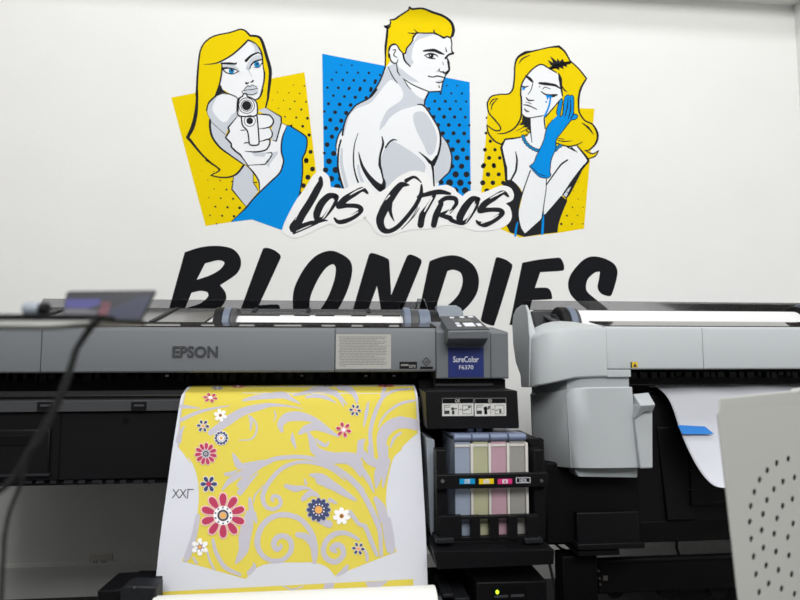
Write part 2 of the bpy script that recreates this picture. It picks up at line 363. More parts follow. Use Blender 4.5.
for q in ['A1: 490,347,10 550,347,13 605,350,10 612,338,4', 'A1: 498,388,14 540,384,9 600,395,7 635,415,4', 'A1: 500,392,8 530,420,6 580,432,4 620,415,6', 'A1: 688,325,16 730,285,12 A2: 140,262,8 165,268,5', 'A2: 75,395,4 90,360,8 115,335,10 150,322,9 180,315,5',
          'A2: 110,378,3 150,378,4 175,345,6', 'A2: 50,505,14 60,507,8 72,498,4', 'A2: 82,495,4 95,496,7 104,486,10', 'A1: 650,570,3 700,560,4 745,555,5 785,545,3', 'A1: 670,562,4 700,527,5 720,532,4 740,520,4 775,535,4', 'A1: 690,592,4 740,598,5 780,580,4', 'A2: 15,575,4 30,590,5 45,590,4',
          'A4: 180,0,10 165,45,9 140,72,8 110,78,4', 'A1: 545,592,6 500,560,6 485,525,6']:
    a.line('mk', q, None, 33)
a.done('face', w1)
a = art(34); a.poly('msk', 'A3: 625,70c 660,50c 672,30 690,30 697,50c 750,75 775,110 778,190 750,210 640,210 620,190 618,110', L=35)
a.poly('msk', 'A3: 650,208c 660,280 700,330 715,430 730,441 775,441 A4: 152,425 145,300 135,205c', L=35)
a.poly('mk', 'A3: 612,140c 625,65 650,55c 640,75 630,110 632,190 640,205c', L=36)
cx, cy = 160 + 693 / 8, 90 + 125 / 8
for r, m, l in ((8.2, 'mk', 36), (7.4, 'msk', 37), (6.0, 'mk', 38), (5.3, 'msk', 39), (4.7, 'mk', 40)): a.disc(m, cx, cy, r, l, 24)
cx, cy = 160 + 718 / 8, 90 + 247 / 8
for r, m, l in ((5.9, 'mk', 37), (5.2, 'msk', 38), (3.4, 'mk', 39)): a.disc(m, cx, cy, r, l, 20)
for q, w in [('A3: 625,70 618,110 620,190 640,210 750,210 778,190 775,110 750,75 697,50c 690,30 672,30 660,50c 625,70', 8), ('A3: 650,208 660,280 700,330 715,430 730,441 775,441 A4: 152,425 145,300 135,205', 8)]:
    a.line('mk', q, w / 8, 41, taper=False)
a.done('pistol', w1)

# ---- man looking over his shoulder
w2 = sub('illustration', mural, 'bare-backed blond man looking over his shoulder on a blue panel')
a = art(0); a.poly('mb', '322.2,53.7 469.7,82.1 470.8,192 462,200 440,196 345,196 330,194 324,185', smooth=False, L=0)
rows = [(65, 341, 2, .8), (72.2, 336.2, 4, 1.0), (79.8, 331.9, 5, 1.2), (87.6, 327.5, 5, 1.3)]
for y, x, n, r in rows:
    for k in range(n): a.disc('mk', x + 10.9 * k, y + 0.25 * k, r + .12 * k, 1, 12)
a.dots('mk', 'M4', '365,27,10 450,27,9 535,27,8 318,90,12 403,90,12 487,90,10 570,92,9 270,152,15 355,152,14 440,152,13 525,154,11 310,215,16 393,215,16 477,216,14 562,218,12 345,280,17 430,280,16 515,281,14 594,283,10 382,346,18 468,346,17 553,348,16 422,410,17 505,410,18 588,412,15 460,477,20 543,477,18 495,543,22 578,544,20', 1)
a.dots('mk', 'M6', '455,210,20 533,210,22 485,275,26 572,275,24 370,338,20 437,342,29 523,342,27 596,343,16 480,405,28 562,405,28', 1)
a.dots('mk', 'M3', '147,45,11 235,52,12 322,58,14 410,62,14 270,-6,10 358,0,12 445,4,13 108,110,13 197,115,15 285,120,16 75,172,11 160,178,16 250,184,18 122,240,17 210,246,18 85,303,17 172,310,18 135,373,18 97,437,20 75,505,12 150,508,22 112,570,24', 1)
a.dots('mk', 'M5', '85,240,22 165,240,26 130,310,24 205,310,22 180,380,30', 1); a.dots('mk', 'M2', '80,200,10 40,262,12 5,322,12 614,285,7 697,285,7 735,348,9', 1)
a.done('background_panel', w2)
a = art(2); body = 'M1: 640,290c 650,390c 665,430c M2: 640,40c 630,100 637,160 600,200c 582,260 565,330c 475,335c 440,400 440,440c 470,480 M4: 260,150 340,290 360,350c 425,430 455,520 M6: 455,150 440,250 390,300 350,340 350,400c M5: 560,440c 235,440c 235,400 215,340 190,270 180,200 M3: 185,600 175,520 168,450 180,380 215,330 235,260 270,180 330,120 440,60 490,0 M2: 70,270 100,200 120,140c M1: 150,420c 270,300c 400,250c'
a.poly('msk', body); L = a.layer + 1
a.poly('mg2', 'M2: 140,130c 210,105c 240,150 270,220 330,320 440,390c 432,440c 380,445 250,480 160,540 120,600 PX: 382,128 379.4,131c M3: 525,270 560,190 M2: 150,470 250,400 265,340 230,280 170,240 120,280 60,360 0,425 M3: 330,150 275,210 240,330 232,380c 240,260 280,180 330,120 440,60 490,0 M2: 60,280 105,200', L=L)
a.poly('msk', 'M2: 270,232c 340,275 470,335c 440,395c 380,370 330,318 300,285', L=L + 1)
a.poly('mg2', 'M4: 145,230 155,185 200,170 250,190 310,290 335,380 320,480 290,520 260,510 230,440 170,320', L=L)
a.poly('mg2', 'M6: 0,15c 80,60 180,130 245,200 235,260c 280,400c 240,440c M5: 560,440c 560,380 545,300 525,200 540,110 570,50 620,5', L=L)
a.poly('mg2', 'M4: 365,350c 425,430 450,520 M6: 450,150 440,250 390,300 350,330 325,350c 318,200 350,100 362,0', L=L)
a.line('mg2', 'M5: 215,70,14 212,190,26 235,300,28 260,400,28', None, L); a.line('mg2', 'M5: 345,205,16 355,270,22 380,335,22', None, L)
a.poly('mg2', 'M1: 355,330c 385,275 450,265 525,275c 440,300 370,330 340,400 335,470 350,500 320,530c 280,480 285,430c 310,370', L=L); a.poly('mg2', 'M2: 240,140c 300,190 370,240 400,262c 330,250 265,215', L=L)
K = L + 2
for q in ['M5: 348,95,3 375,200,16 420,280,24 480,350,34 525,385,44', 'M5: 550,310,6 552,345,22 540,385,36', 'M3: 220,360,12 230,290,10 255,215,9 290,165,9 330,120,9 440,60,9 495,-5,10', 'M3: 215,310,6 185,370,8 168,440,8 172,490,4', 'M3: 208,400,10 190,470,10 183,560,11 M5: 185,230,12 205,320,12 230,400,12',
          'M3: 345,345,3 318,430,6 308,520,8 310,600,8 M5: 310,210,8 325,280,9 347,342,10', 'M3: 535,372,5 545,430,14 522,520,12 518,600,16 M5: 530,240,12 552,340,8', 'M3: 565,460,10 592,420,10 625,398,10 658,402,3',
          'M4: 180,115,5 215,118,9 245,140,10 300,220,10 350,310,10 365,400,11 350,500,12 310,600,14', 'M4: 360,348,5 420,425,8 450,510,9 M6: 455,150,9 440,245,9 390,298,8 350,335,6',
          'M6: 192,95,4 245,140,12 285,180,22 305,175,20 335,130,14', 'M6: 295,180,20 305,250,12 313,365,9',
          'M2: 120,140,9 100,200,9 65,275,9 0,370,9', 'M2: 265,228,5 350,282,7 475,335,7', 'M2: 475,334,7 520,333,8 570,330,8c 583,262,8 605,200,7', 'M2: 470,340,9 440,400,10 436,440,8', 'M2: 270,232,4 300,285,6 330,318,3', 'M2: 212,105,5 222,175,8 242,205,4', 'M2: 145,135,4 180,210,7 220,265,4',
          'M1: 265,430,12 278,485,10 322,532,7', 'M1: 645,300,8 655,350,7 652,390,7 663,430,10', 'M2: 630,100,6 635,160,9 605,200,8']:
    a.line('mk', q, None, K)
a.done('skin', w2)
a = art(20); hair = 'M1: 120,545c 125,400 135,290 140,225c 110,208c 150,212c 165,185 160,160c 190,155 240,125 310,78c 318,58c 330,70c 420,68 500,98 590,130 650,180 672,240 660,290 640,300c 620,290 585,305c 550,280 515,262 440,262 385,262c 355,290 340,320 320,350 295,385 285,425c 270,432c 240,400 215,360 190,352 160,370 150,410 150,450 160,490'
a.poly('my', hair, L=21)
for q in ['M1: 122,545,8 124,460,8 125,380,14 135,290,14 140,225,12c 112,208,10c 150,222,12c 165,205,5', 'M1: 112,208,4 145,205,10 165,185,8 160,158,6c 195,155,12 240,125,10 310,80,9c 316,55,9c 335,72,12 420,68,11 500,98,14 590,130,14 650,180,16 668,240,18 658,285,16',
          'M1: 660,285,12 640,300,10 620,290,8c 590,303,12c 550,280,9 515,265,8 440,265,7 385,262,5', 'M1: 510,240,6 518,265,10 545,280,5', 'M1: 300,262,3 345,268,8 375,262,5', 'M1: 380,262,4 350,290,12 340,320,7', 'M1: 350,235,3 385,265,8', 'M1: 345,320,8 320,355,8 295,385,8 283,425,9 270,432,6', 'M1: 270,432,7 240,400,7 215,362,7 190,352,8 160,370,8 150,410,9 150,460,6']:
    a.line('mk', q, None, 22)
a.done('hair', w2)
a = art(23); a.poly('msk', 'M1: 155,450 150,400 165,365 205,358 230,385 235,430 215,500 190,505 165,480', L=24)
for q in ['M1: 150,410,9 165,370,9 190,356,9 215,362,7 235,400,5', 'M1: 155,430,7 165,480,8 190,505,8 215,500,6 225,470,4', 'M1: 185,400,6 205,400,6 190,440,7 215,460,5', 'M1: 430,407,10 510,402,18 560,422,15 592,434,6', 'M1: 435,445,5 480,428,9 530,440,7 545,455,4', 'M1: 445,450,4 480,465,8 520,468,6', 'M1: 605,465,14 630,438,10 665,425,14',
          'M1: 620,470,8 628,500,14 632,550,10', 'M1: 603,378,3 612,412,8', 'M2: 560,145,3 552,160,6 565,175,6 590,172,6', 'M2: 585,180,8 605,185,12 632,160,9', 'M1: 580,490,2 588,520,4', 'M2: 465,208,6 500,216,6 540,208,8 592,220,6', 'M2: 525,255,4 555,262,7 582,250,5', 'M2: 550,280,4 555,300,7', 'M2: 535,175,3 548,160,4']:
    a.line('mk', q, None, 25)
a.poly('mk', 'M1: 470,438 490,432 510,440 500,462 480,462', L=26); a.poly('mg2', 'M2: 530,250c 580,232c 578,255 555,260', L=24); a.disc('msk', 370 + 483 / 8, 443 / 8, .5, 27)
a.done('face', w2)

# ---- crying woman
w3 = sub('illustration', mural, 'crying blonde woman with a blue glove and black dress on a yellow panel')
a = art(0); a.poly('my', '489,100 578,108.2 594.4,108.7 584,228.7 557.5,233 520,237.5 500,228.7 480.6,200', smooth=False, L=0)
a.dots('mk', 'C3', '95,222,10 130,285,8 88,345,12 123,410,14 80,478,16 160,478,14 113,543,17 198,543,15 72,600,17 150,600,17', 1)
a.dots('mk', 'C5', '65,50,18 152,50,17 105,115,19 190,115,17 62,182,21 143,182,19 225,182,17 95,248,22 268,523,14', 1); a.dots('mk', 'C6', '465,140,3 428,205,4 508,208,3 465,272,5 420,338,6 505,338,5 375,405,8 460,405,6 330,472,10 415,472,7 503,470,6', 1)
a.done('background_panel', w3)
a = art(2); a.poly('my', 'C1: 98,540 130,490 200,475 270,470 305,430 315,340 320,240 340,180 400,140 500,120 600,98 670,92c 720,135 765,215c C2: 470,270 532,348c 490,420 470,500 470,590 C4: 480,190 520,245 580,275 620,350 610,420 560,475 520,485 580,510 632,482c 600,530 545,550c 515,530 460,450 380,450 290,425 200,440 C3: 440,380 330,382 240,395c 210,435c 150,410 100,330 95,280 100,180 98,110', L=3)
a.done('hair', w3)
a = art(3); a.poly('msk', 'C1: 530,235 590,265 650,300 690,380 695,450 700,490c C3: 690,65 620,150 560,210c 565,300c 640,450c C4: 380,452c 460,450c 545,560c C6: 515,5c 345,240c 205,395c C5: 545,435 530,470c 410,585 390,590 350,500 345,440 380,270 340,200 290,165 245,165c C3: 240,600 210,460 250,395c 330,385 420,365c 440,340c 440,225 400,215 375,190 370,50 C1: 365,490 370,400 410,330 470,260', L=4)
for q in ['C3: 210,460,14 225,530,14 240,600,16 C5: 245,60,18 250,165,14', 'C3: 240,395,9c 210,460,12', 'C3: 325,495,5 335,550,10 333,600,12 C5: 325,90,12 285,165,10', 'C5: 443,85,7 405,190,6 375,280,8 350,380,6 347,450,6 365,540,7 395,592,9', 'C5: 572,148,6 568,240,5 555,330,5 543,420,7', 'C5: 740,0,9 690,35,10 630,115,8 570,200,7', 'C3: 440,225,7 445,330,7 455,420,4', 'C3: 240,395,9 330,385,7 420,365,5', 'C4: 460,450,8 545,560,14 C6: 515,5,12', 'C6: 515,5,14 430,115,14 345,240,12']:
    a.line('mk', q, None, 6)
a.done('skin', w3)
a = art(6); a.poly('mk', 'C5: 225,190c 262,160 300,165 350,215 380,270c 347,400 350,500 395,592c 525,475c 545,430c 560,435c 690,285c 740,325c 700,420 670,510 660,580c 540,592c 395,615c 280,580c 230,480c', L=7)
a.poly('mk', 'C6: 345,240c 430,115c 520,0c 455,130 400,235 375,270 378,290c', L=7); a.poly('mg2', 'C6: 347,242c 385,190c 410,170c 370,258c', L=8); a.line('mk', 'C6: 372,215,3 385,220,5', None, 9)
a.line('mb', 'C5: 340,500,10 330,545,16 322,605,18', None, 8); a.line('mb', 'C5: 545,435,14 543,520,18 538,590,20', None, 8); a.line('mk', 'C5: 535,470,6 545,415,10', None, 9)
a.done('dress', w3)
a = art(9); a.poly('mk', 'C3: 380,205c 405,220c 440,225c 440,345c 405,330c 420,300c 375,300c 398,280c 350,280c 375,255c', smooth=False, L=10)
a.poly('mk', 'C2: 235,280c 262,250c 200,218c 245,240c 218,195c 265,222c 240,168c 295,210c 300,185c 318,212c 340,190c 355,215c 408,208c 405,232c 372,240c 378,260c 345,245c 350,275c 315,258c 315,282c 285,268c', smooth=False, L=10)
a.line('mk', 'C2: 238,266,14 300,246,22 360,230,22 408,216,12', None, 10)
a.line('my', 'C3: 372,290,4 410,310,8 435,330,8', None, 11)
for q in ['C1: 98,545,9 130,492,8 200,475,7 270,470,8 303,430,10 315,340,9 320,240,9 342,180,12 400,143,18 450,132,10 520,116,7 600,98,8 672,92,14c 720,135,10 765,215,8', 'C2: 405,210,8 470,270,8 532,348,9c 490,420,12 470,500,12 470,590,10 C4: 480,190,9 520,245,9 580,275,9 620,350,13 610,420,12 560,475,9 520,487,5', 'C4: 520,482,5 580,510,9 632,482,4c 600,530,8 545,550,6',
          'C3: 98,110,8 110,180,8 160,240,9 205,300,8 195,325,8 150,320,8 95,280,6', 'C3: 95,290,7 110,350,9 160,410,9 210,435,8', 'C1: 350,230,3 380,190,9 440,160,4', 'C1: 115,560,4 140,520,8 180,508,3', 'C3: 130,160,3 140,115,8 185,65,3', 'C3: 175,350,3 240,345,8 310,310,9 350,260,10 370,200,10 370,50,10 C1: 365,490,9 372,400,9 410,330,8 470,265,8 530,235,8 590,265,8 650,300,7',
          'C1: 668,305,5 682,350,20 690,420,14 700,490,6', 'C1: 700,410,3 715,440,9 740,455,3', 'C3: 430,345,5 370,375,5 245,392,8c 210,435,8', 'C4: 495,262,4 545,300,12 588,355,4', 'C4: 300,400,4 350,412,7 420,405,3', 'C4: 290,425,7 380,450,8 450,440,8 500,415,4', 'C4: 305,385,4 350,395,5', 'C3: 330,330,3 400,290,5', 'C3: 360,340,3 420,310,6', 'C3: 590,190,6 555,220,8 562,310,7', 'C4: 440,490,3 380,455,9', 'C4: 460,500,3 410,460,9']:
    a.line('mk', q, None, 12)
a.done('hair', w3, 'hair strands and dark roots')
a = art(12)
for q in ['C1: 408,328,12 440,352,18 462,376,10', 'C1: 515,385,12 560,390,18 640,402,14 682,428,6', 'C1: 372,408,6 400,416,9 428,408,4', 'C1: 528,452,5 570,478,10 620,486,20 655,478,9', 'C1: 540,435,3 560,418,5 605,432,3', 'C1: 462,390,5 445,445,5 422,478,3', 'C1: 410,500,5 430,522,10 472,522,5', 'C3: 390,118,5 430,125,8 495,155,5', 'C3: 395,148,5 412,168,9 435,172,4', 'C3: 405,98,3 430,102,5 455,112,3',
          'C3: 375,190,6 400,215,7 440,222,6 545,205,6', 'C3: 690,68,6 625,145,7 565,215,7', 'C1: 510,420,2 520,412,5']:
    a.line('mk', q, None, 14)
a.poly('mb', 'C1: 378,412c 405,420c 395,440c 378,442c', L=13, smooth=False); a.poly('mb', 'C3: 565,38c 620,48c 605,75c 590,60c 580,85c 572,60c', L=15, smooth=False); a.line('mb', 'C3: 605,55,14 592,130,14 558,208,16', None, 15); a.disc('mb', 475 + 570 / 8, 90 + 95 / 8, .9, 15)
a.done('face', w3)
a = art(16); gl = 'C4: 300,200 292,180 310,100 325,72 340,75 338,115 325,180 320,215c 340,200c 350,100 362,52 385,38 400,50c 415,40 430,60 430,190c 455,198 462,215 440,235 410,240c 340,330 290,400 285,470 250,560 C6: 240,55c 245,85 215,105 150,90 75,10c C5: 470,20 C4: 130,530 160,470 190,400 215,300 260,240'
a.poly('mb', gl, L=17); a.line('mk', gl, 0.65, 18, taper=False)
for q in ['C4: 385,60,3 378,140,7 358,215,4', 'C4: 402,60,3 405,150,8 385,235,4', 'C4: 430,190,7 405,230,6', 'C4: 350,90,4 345,160,6 335,205,3', 'C6: 90,10,3 150,70,5 215,90,3']: a.line('mk', q, None, 18)
a.done('glove', w3)
a = art(13)
for x, y in ((385, 372), (392, 395), (405, 418), (422, 438), (443, 456), (466, 470), (490, 480), (513, 484), (645, 478), (660, 460), (682, 446)):
    a.disc('mk', 475 + x / 8, 90 + y / 8, 2.1, 14, 10); a.disc('meye', 475 + x / 8, 90 + y / 8, 1.5, 15, 10)
a.done('necklace', w3)

# ---- lettering
l1 = sub('script_lettering', mural, 'black brush-script words LOS OTROS on a white outline')
a = art(45); a.poly('mst', 'K1: 20,480 60,370 130,240 190,160 260,50 300,15 350,15 395,60 405,135c 470,145 520,150c 600,110 680,100 720,140 760,190 K2: 140,190 215,140 300,60 400,10 480,10 540,40 575,100 590,135c 640,125 700,120 760,150 K3: 130,170 180,210c 230,170 300,170 330,185c 400,160 490,125 560,140 590,190 580,240 525,268c 560,300 575,370 555,420 500,460 430,480 300,490 180,460 K2: 700,440 560,470 400,480 220,530 140,510 80,430 30,380 K1: 690,380 560,440 470,460 400,430 200,520 120,545 50,520')
a.done('sticker_outline', l1)
a = art(47); a.bold = 1.3
for m, q in [('mk', 'K1: 325,62,20 318,110,44 285,180,46 240,260,46 170,370,48 115,460,66'), ('mk', 'K1: 100,480,30 160,455,30 250,425,30 370,402,8'), ('mk', 'K1: 110,505,16 200,470,10 300,428,6'), ('mst', 'K1: 305,82,10 240,180,12 170,300,8 120,400,4'), ('mst', 'K1: 130,492,5 190,465,8 250,440,3'),
             ('mk', 'K1: 440,205,30 390,210,40 330,270,46 295,350,46 300,395,34 345,385,22 400,320,26 440,260,28 450,215,34'), ('mst', 'K1: 432,240,8 400,300,12 360,365,10 340,392,5'), ('mk', 'K1: 290,405,14 340,402,18 382,405,4'),
             ('mk', 'K1: 700,185,14 660,155,30 600,185,36 520,235,42 475,285,44'), ('mk', 'K1: 470,290,36 540,285,26 620,290,28 650,318,30 600,365,34 520,405,36 465,415,26 435,385,12'), ('mst', 'K1: 672,142,8 610,170,12 560,200,6'), ('mst', 'K1: 625,335,6 560,370,14 480,395,10'),
             ('mk', 'K2: 490,100,6 450,62,16 420,58,18 370,85,26'), ('mk', 'K2: 390,120,10 330,120,40 260,200,50 195,310,54 160,400,50 180,470,42 230,490,28 300,455,28 380,370,26 450,275,26 488,190,26 492,120,12'), ('mk', 'K2: 255,215,20 240,310,24 250,360,18 275,412,3'), ('mst', 'K2: 205,240,6 235,205,12'),
             ('mk', 'K2: 465,290,3 410,390,7 330,475,4'), ('mk', 'K2: 475,300,3 440,360,5 380,430,3'),
             ('mk', 'K2: 465,215,18 550,190,30 640,175,32 720,190,16'), ('mk', 'K2: 595,205,22 545,290,26 500,360,40 485,440,40'), ('mst', 'K2: 575,225,14 530,305,14 515,335,6'),
             ('mk', 'K2: 640,255,26 690,225,28 760,230,30 768,275,24 720,320,14 650,352,18'), ('mk', 'K2: 650,270,30 610,360,40 590,440,36'), ('mst', 'K2: 740,290,4 700,340,10 680,365,3'), ('mk', 'K2: 640,360,24 720,385,32 K3: 90,400,28 160,430,18'), ('mk', 'K2: 765,300,3 720,350,5'),
             ('mk', 'K3: 305,235,30 260,232,36 200,300,46 158,385,46 180,425,28 230,385,16 285,300,24 300,240,30'), ('mst', 'K3: 285,275,8 250,345,10 205,420,4'), ('mk', 'K3: 300,290,3 255,370,6 210,430,3'),
             ('mk', 'K3: 545,210,14 505,180,28 430,225,36 360,270,40 325,318,44'), ('mk', 'K3: 320,325,36 400,318,26 475,320,28 500,345,30 440,395,34 360,435,36 310,425,24 290,405,10'), ('mst', 'K3: 512,172,7 450,200,12 400,228,5'), ('mst', 'K3: 470,358,5 410,395,14 330,425,8')]:
    a.line(m, q, None)
a.done('lettering', l1)
a = art(1)
a.poly('mk2', 'B1: 165,115c 270,82 380,72 480,90 530,140 540,200 510,260 400,335c 435,380 440,430 390,500 300,560 120,590 30,600c', L=2, holes=('B1: 300,190c 390,168 430,185 400,230 330,270 245,298c', 'B1: 210,385c 270,372 315,382 320,410 270,455 168,488c'))
a.poly('mk2', 'B1: 685,95 710,85 760,100 800,130 806,150c 660,468c 780,463 800,480 795,590c 500,600c', L=2)
a.poly('mk2', 'B2: 460,105 530,120 600,170 615,240 590,350 530,480 430,620 300,640 235,560 218,450 230,350 290,230 370,140', L=2, holes=('B2: 485,195 505,220 495,300 450,420 390,510 340,560 330,480 340,400 390,290 440,220',))
a.poly('mk2', 'B3: 125,135 145,120 200,135 255,160 262,180c 275,400c 378,145 400,130 440,142 475,165 476,190c 310,600c 225,600c 180,340c 85,600c -10,600c', L=2)
a.poly('mk2', 'B4: -70,175c 0,148 90,135 160,155 230,210 260,300 240,400 160,500 40,580 -160,600c', L=2, holes=('B4: 50,240c 90,232 140,255 150,320 120,400 50,470 -40,525c',))
a.poly('mk2', 'B4: 370,160 385,148 440,165 480,195 482,215c 362,600 330,600 275,575 275,550', L=2)
a.poly('mk2', 'B5: 15,185c 120,165 240,152 270,155 290,190 295,225 285,238 135,248c 100,352c 180,352 205,375 215,420 205,428 80,435c 62,515c 140,508 165,520 172,570 160,590 120,600c -70,600c', L=2)
a.poly('mk2', 'B5: 500,143 560,155 625,190 650,240 640,310 610,400 590,408 540,390 517,350 525,300 533,245c 500,250 455,290 440,340 450,380 520,440 590,500 625,570 600,640c 500,640c 500,570 460,510 400,460 340,400 320,330 340,260 400,185 450,150', L=2)
a.done('block_lettering', mural, 'big slanted black word BLONDIES')

# ------------------------------------------------------------------ room
RXW = X(794, 6, WY); CEIL = Z(794, 6, WY); LX, BY, HI = -1.8, -6.0, 5.2
BASE_T = Z(80, 561.5, WY)
def struct(name, mb, m): return tag(mb.done(name, m, smooth=False), kind='structure')
struct('wall_back', MB().box(LX - .1, RXW + .1, WY, WY + .1, 0, HI), 'wall')
struct('wall_right', MB().box(RXW, RXW + .1, BY, WY, 0, HI), 'wall')
struct('wall_left_blocker', MB().box(LX - .1, LX, BY, WY, 0, HI), 'leftwall')  # unseen wall, set close in to block and bounce light from the left
struct('wall_front', MB().box(LX - .1, RXW + .1, BY - .1, BY, 0, HI), 'darkwall')
struct('floor', MB().box(LX - .1, RXW + .1, BY - .1, WY + .1, -.1, 0), 'floor')
struct('ceiling', MB().box(LX - .1, RXW + .1, BY - .1, WY + .1, HI, HI + .1), 'darkwall')
struct('trim_1', MB().box(LX, RXW, WY - .16, WY, CEIL, CEIL + .35), 'ceil')
b = MB().profx([(WY - .014, 0), (WY, 0), (WY, BASE_T), (WY - .006, BASE_T), (WY - .014, BASE_T - .012)], LX, RXW)
struct('baseboard_back', b, 'base')
struct('baseboard_right', MB().box(RXW - .014, RXW, BY, WY - .014, 0, BASE_T), 'base')

# lights: overhead fill added to brighten machine tops and a soft skylight panel behind the viewer
def area(name, loc, sx, sy, power, rot=(0, 0, 0), col=(1, 1, 1)):
    l = bpy.data.lights.new(name, 'AREA'); l.shape = 'RECTANGLE'; l.size = sx; l.size_y = sy; l.energy = power; l.color = col
    o = bpy.data.objects.new(name, l); COL.objects.link(o); o.location = loc; o.rotation_euler = rot; return o
area('top_fill_light', (.15, .5, 4.6), 3.4, .8, 72)  # added fill without a fixture, lifts the upward faces
area('skylight', (.15, -3.2, 4.3), 3.7, 1.8, 235, rot=(R(50), 0, 0), col=(1, .995, .985))
w = bpy.data.worlds.new('world'); SC.world = w; w.use_nodes = True
w.node_tree.nodes['Background'].inputs[0].default_value = (.8, .85, .9, 1); w.node_tree.nodes['Background'].inputs[1].default_value = .05

def outlet(px0, py0, px1, py1, label):
    t = thing('wall_outlet', label, 'outlet', (X((px0 + px1) / 2, py1, WY), WY, Z((px0 + px1) / 2, py1, WY)))
    MB().pbox(px0, py0, px1, py1, WY - .007, WY + .002).done('cover_plate', 'outlet', t, bev=.002)
    cx = (px0 + px1) / 2; cy = (py0 + py1) / 2
    xm, zm = X(cx, cy, WY), Z(cx, cy, WY)
    for dx in (-.017, .017):
        s = MB().box(xm + dx - .014, xm + dx + .014, WY - .009, WY - .006, zm - .017, zm + .017).done('socket', 'outlet', t, bev=.003)
        m = MB(); m.box(xm + dx - .006, xm + dx - .003, WY - .0095, WY - .0088, zm - .003, zm + .007); m.box(xm + dx + .003, xm + dx + .006, WY - .0095, WY - .0088, zm - .003, zm + .007)
        m.cylx(xm + dx - .002, xm + dx + .002, WY - .0092, zm - .008, .0004, 8)
        m.done('slot', 'dtx', s, smooth=False)
outlet(89, 554, 112, 569, 'white wall outlet above the baseboard under the grey printer')
outlet(650, 543, 672, 559, 'white wall outlet behind the stand of the white printer')

# ------------------------------------------------------------------ grey printer
YA = 1.55
PL = X(436, 350, YA)                       # seam between the long cover and the end housing
LE = X(509, 379, YA) - 1.76               # its far end, outside the frame, lengthened to shade the wall below
pr = thing('textile_printer', 'dark grey wide-format printer with a blue model label on its end housing', 'printer', ((LE + PL) / 2, YA + .3, 0))
zt, zb = Z(250, 327.5, YA), Z(250, 372.5, YA)
def cover(x0, x1, name, m, parent, zt=zt, zb=zb, y=YA, back=1.72):
    pts = [(y + .004, zb), (y, zb + .004), (y, zt - .010), (y + .003, zt - .004), (y + .009, zt), (y + .03, zt + .004), (back, zt + .004), (back, zb)]
    return MB().profx(pts, x0, x1).done(name, m, parent, bev=.0015)
s1, s2 = X(41, 350, YA), X(335, 350, YA)
cover(LE + .01, s1 - .0006, 'end_cover', 'gray', pr)
fc = cover(s1 + .0006, s2 - .0004, 'front_cover', 'gray', pr)
fc2 = cover(s2 + .0004, PL - .0008, 'front_cover', 'gray', pr)
# lettering and labels on the cover
m = MB(); text_mesh(m, 'EPSON', X(172.5, 352, YA), X(218, 352, YA), Z(195, 357.5, YA), Z(195, 346, YA), YA - .0012, .0024, .03)
m.done('brand_lettering', 'mid', pr, label='raised dark lettering EPSON')
def plate(px0, py0, px1, py1, Y, name, m, parent, t=.0006, label=None):
    return MB().pbox(px0, py0, px1, py1, Y - t, Y + .0003).done(name, m, parent, smooth=False, label=label)
st = plate(335.8, 334.3, 391, 368.8, YA, 'instruction_sticker', 'lbl', pr, label='pale sticker filled with fine print')
m = MB()
random.seed(3)
for k in range(19):
    y = 336.6 + k * 1.62; x1 = 387 - (random.random() * 14 if k in (2, 5, 9, 12, 15, 18) else random.random() * 2)
    if k == 18: x1 = 346
    x = 338.5 + (0 if k in (0, 2, 5, 9, 13, 16) else 1.2)
    while x < x1:
        w = 1.2 + random.random() * 4; xe = min(x + w, x1)
        m.pbox(x, y, xe, y + .62, YA - .0009, YA - .0004); x = xe + .55
m.done('fine_print', 'ltx', st, smooth=False)
bd = plate(399.5, 361.8, 417, 368.8, YA, 'badge', 'blk', pr, label='small black badge')
m = MB(); text_mesh(m, 'precision', X(401, 365, YA), X(408.5, 365, YA), Z(405, 366.6, YA), Z(405, 363.6, YA), YA - .0008, .0003, .02); text_mesh(m, 'core', X(409, 366, YA), X(415.5, 366, YA), Z(412, 367.8, YA), Z(412, 364.8, YA), YA - .0008, .0003, 0)
m.done('badge_print', 'lbl', bd, smooth=False)
m = MB(); c = P(426.3, 361.7, YA - .0004); r = .0118
for k in range(4):
    a0, a1 = k * math.pi / 2, (k + 1) * math.pi / 2
    m.prism([c + Vector((math.cos(t) * q, 0, math.sin(t) * q)) for t, q in ((a0, r), (a1, r), (a1, r * .78), (a0, r * .78))], (0, -.0004, 0))
for k in range(2):
    m.prism([c + Vector((dx * .0022 , 0, dz * .0022 - .001)) for dx, dz in ((-2 + k * 2, 0 + k), (0 + k * 2, -1.6 + k), (.4 + k * 2, -.8 + k), (-1.4 + k * 2, .9 + k))], (0, -.0004, 0))
m.pbox(420, 366.6, 433, 369, YA - .0008, YA - .0002); m.done('emblem', 'blk', pr, smooth=False, label='small diamond emblem over a dark bar')

# end housing with control panel
XE = X(508.6, 356, YA)
zt2, zb2 = Z(470, 330.6, YA), Z(470, 379, YA)
hs = MB()
pf = [(YA + .003, zb2), (YA, zb2 + .003), (YA, zt2 - .004), (YA + .004, zt2), (YA + .16, zt2 + .030), (YA + .40, zt2 + .030), (YA + .40, zb2)]
hs.profx(pf, PL + .0008, X(490.5, 350, YA)); h = hs.done('end_housing', 'gray', pr, bev=.002)
hs = MB(); zq = Z(500, 331.8, YA)
hs.profx([(YA + .003, zb2), (YA, zb2 + .003), (YA + .001, zq - .003), (YA + .004, zq), (YA + .16, zq + .018), (YA + .40, zq + .018), (YA + .40, zb2)], X(490.8, 350, YA), XE)
hs.done('end_housing', 'gray', pr, bev=.002)
cp = sub('control_panel', pr)
ya, yb = YA - .062, YA + .07
A0, A1 = P(440.5, 317.6, yb), P(474, 317.0, yb); B0, B1 = P(448.5, 331.0, ya), P(489.0, 330.4, ya)
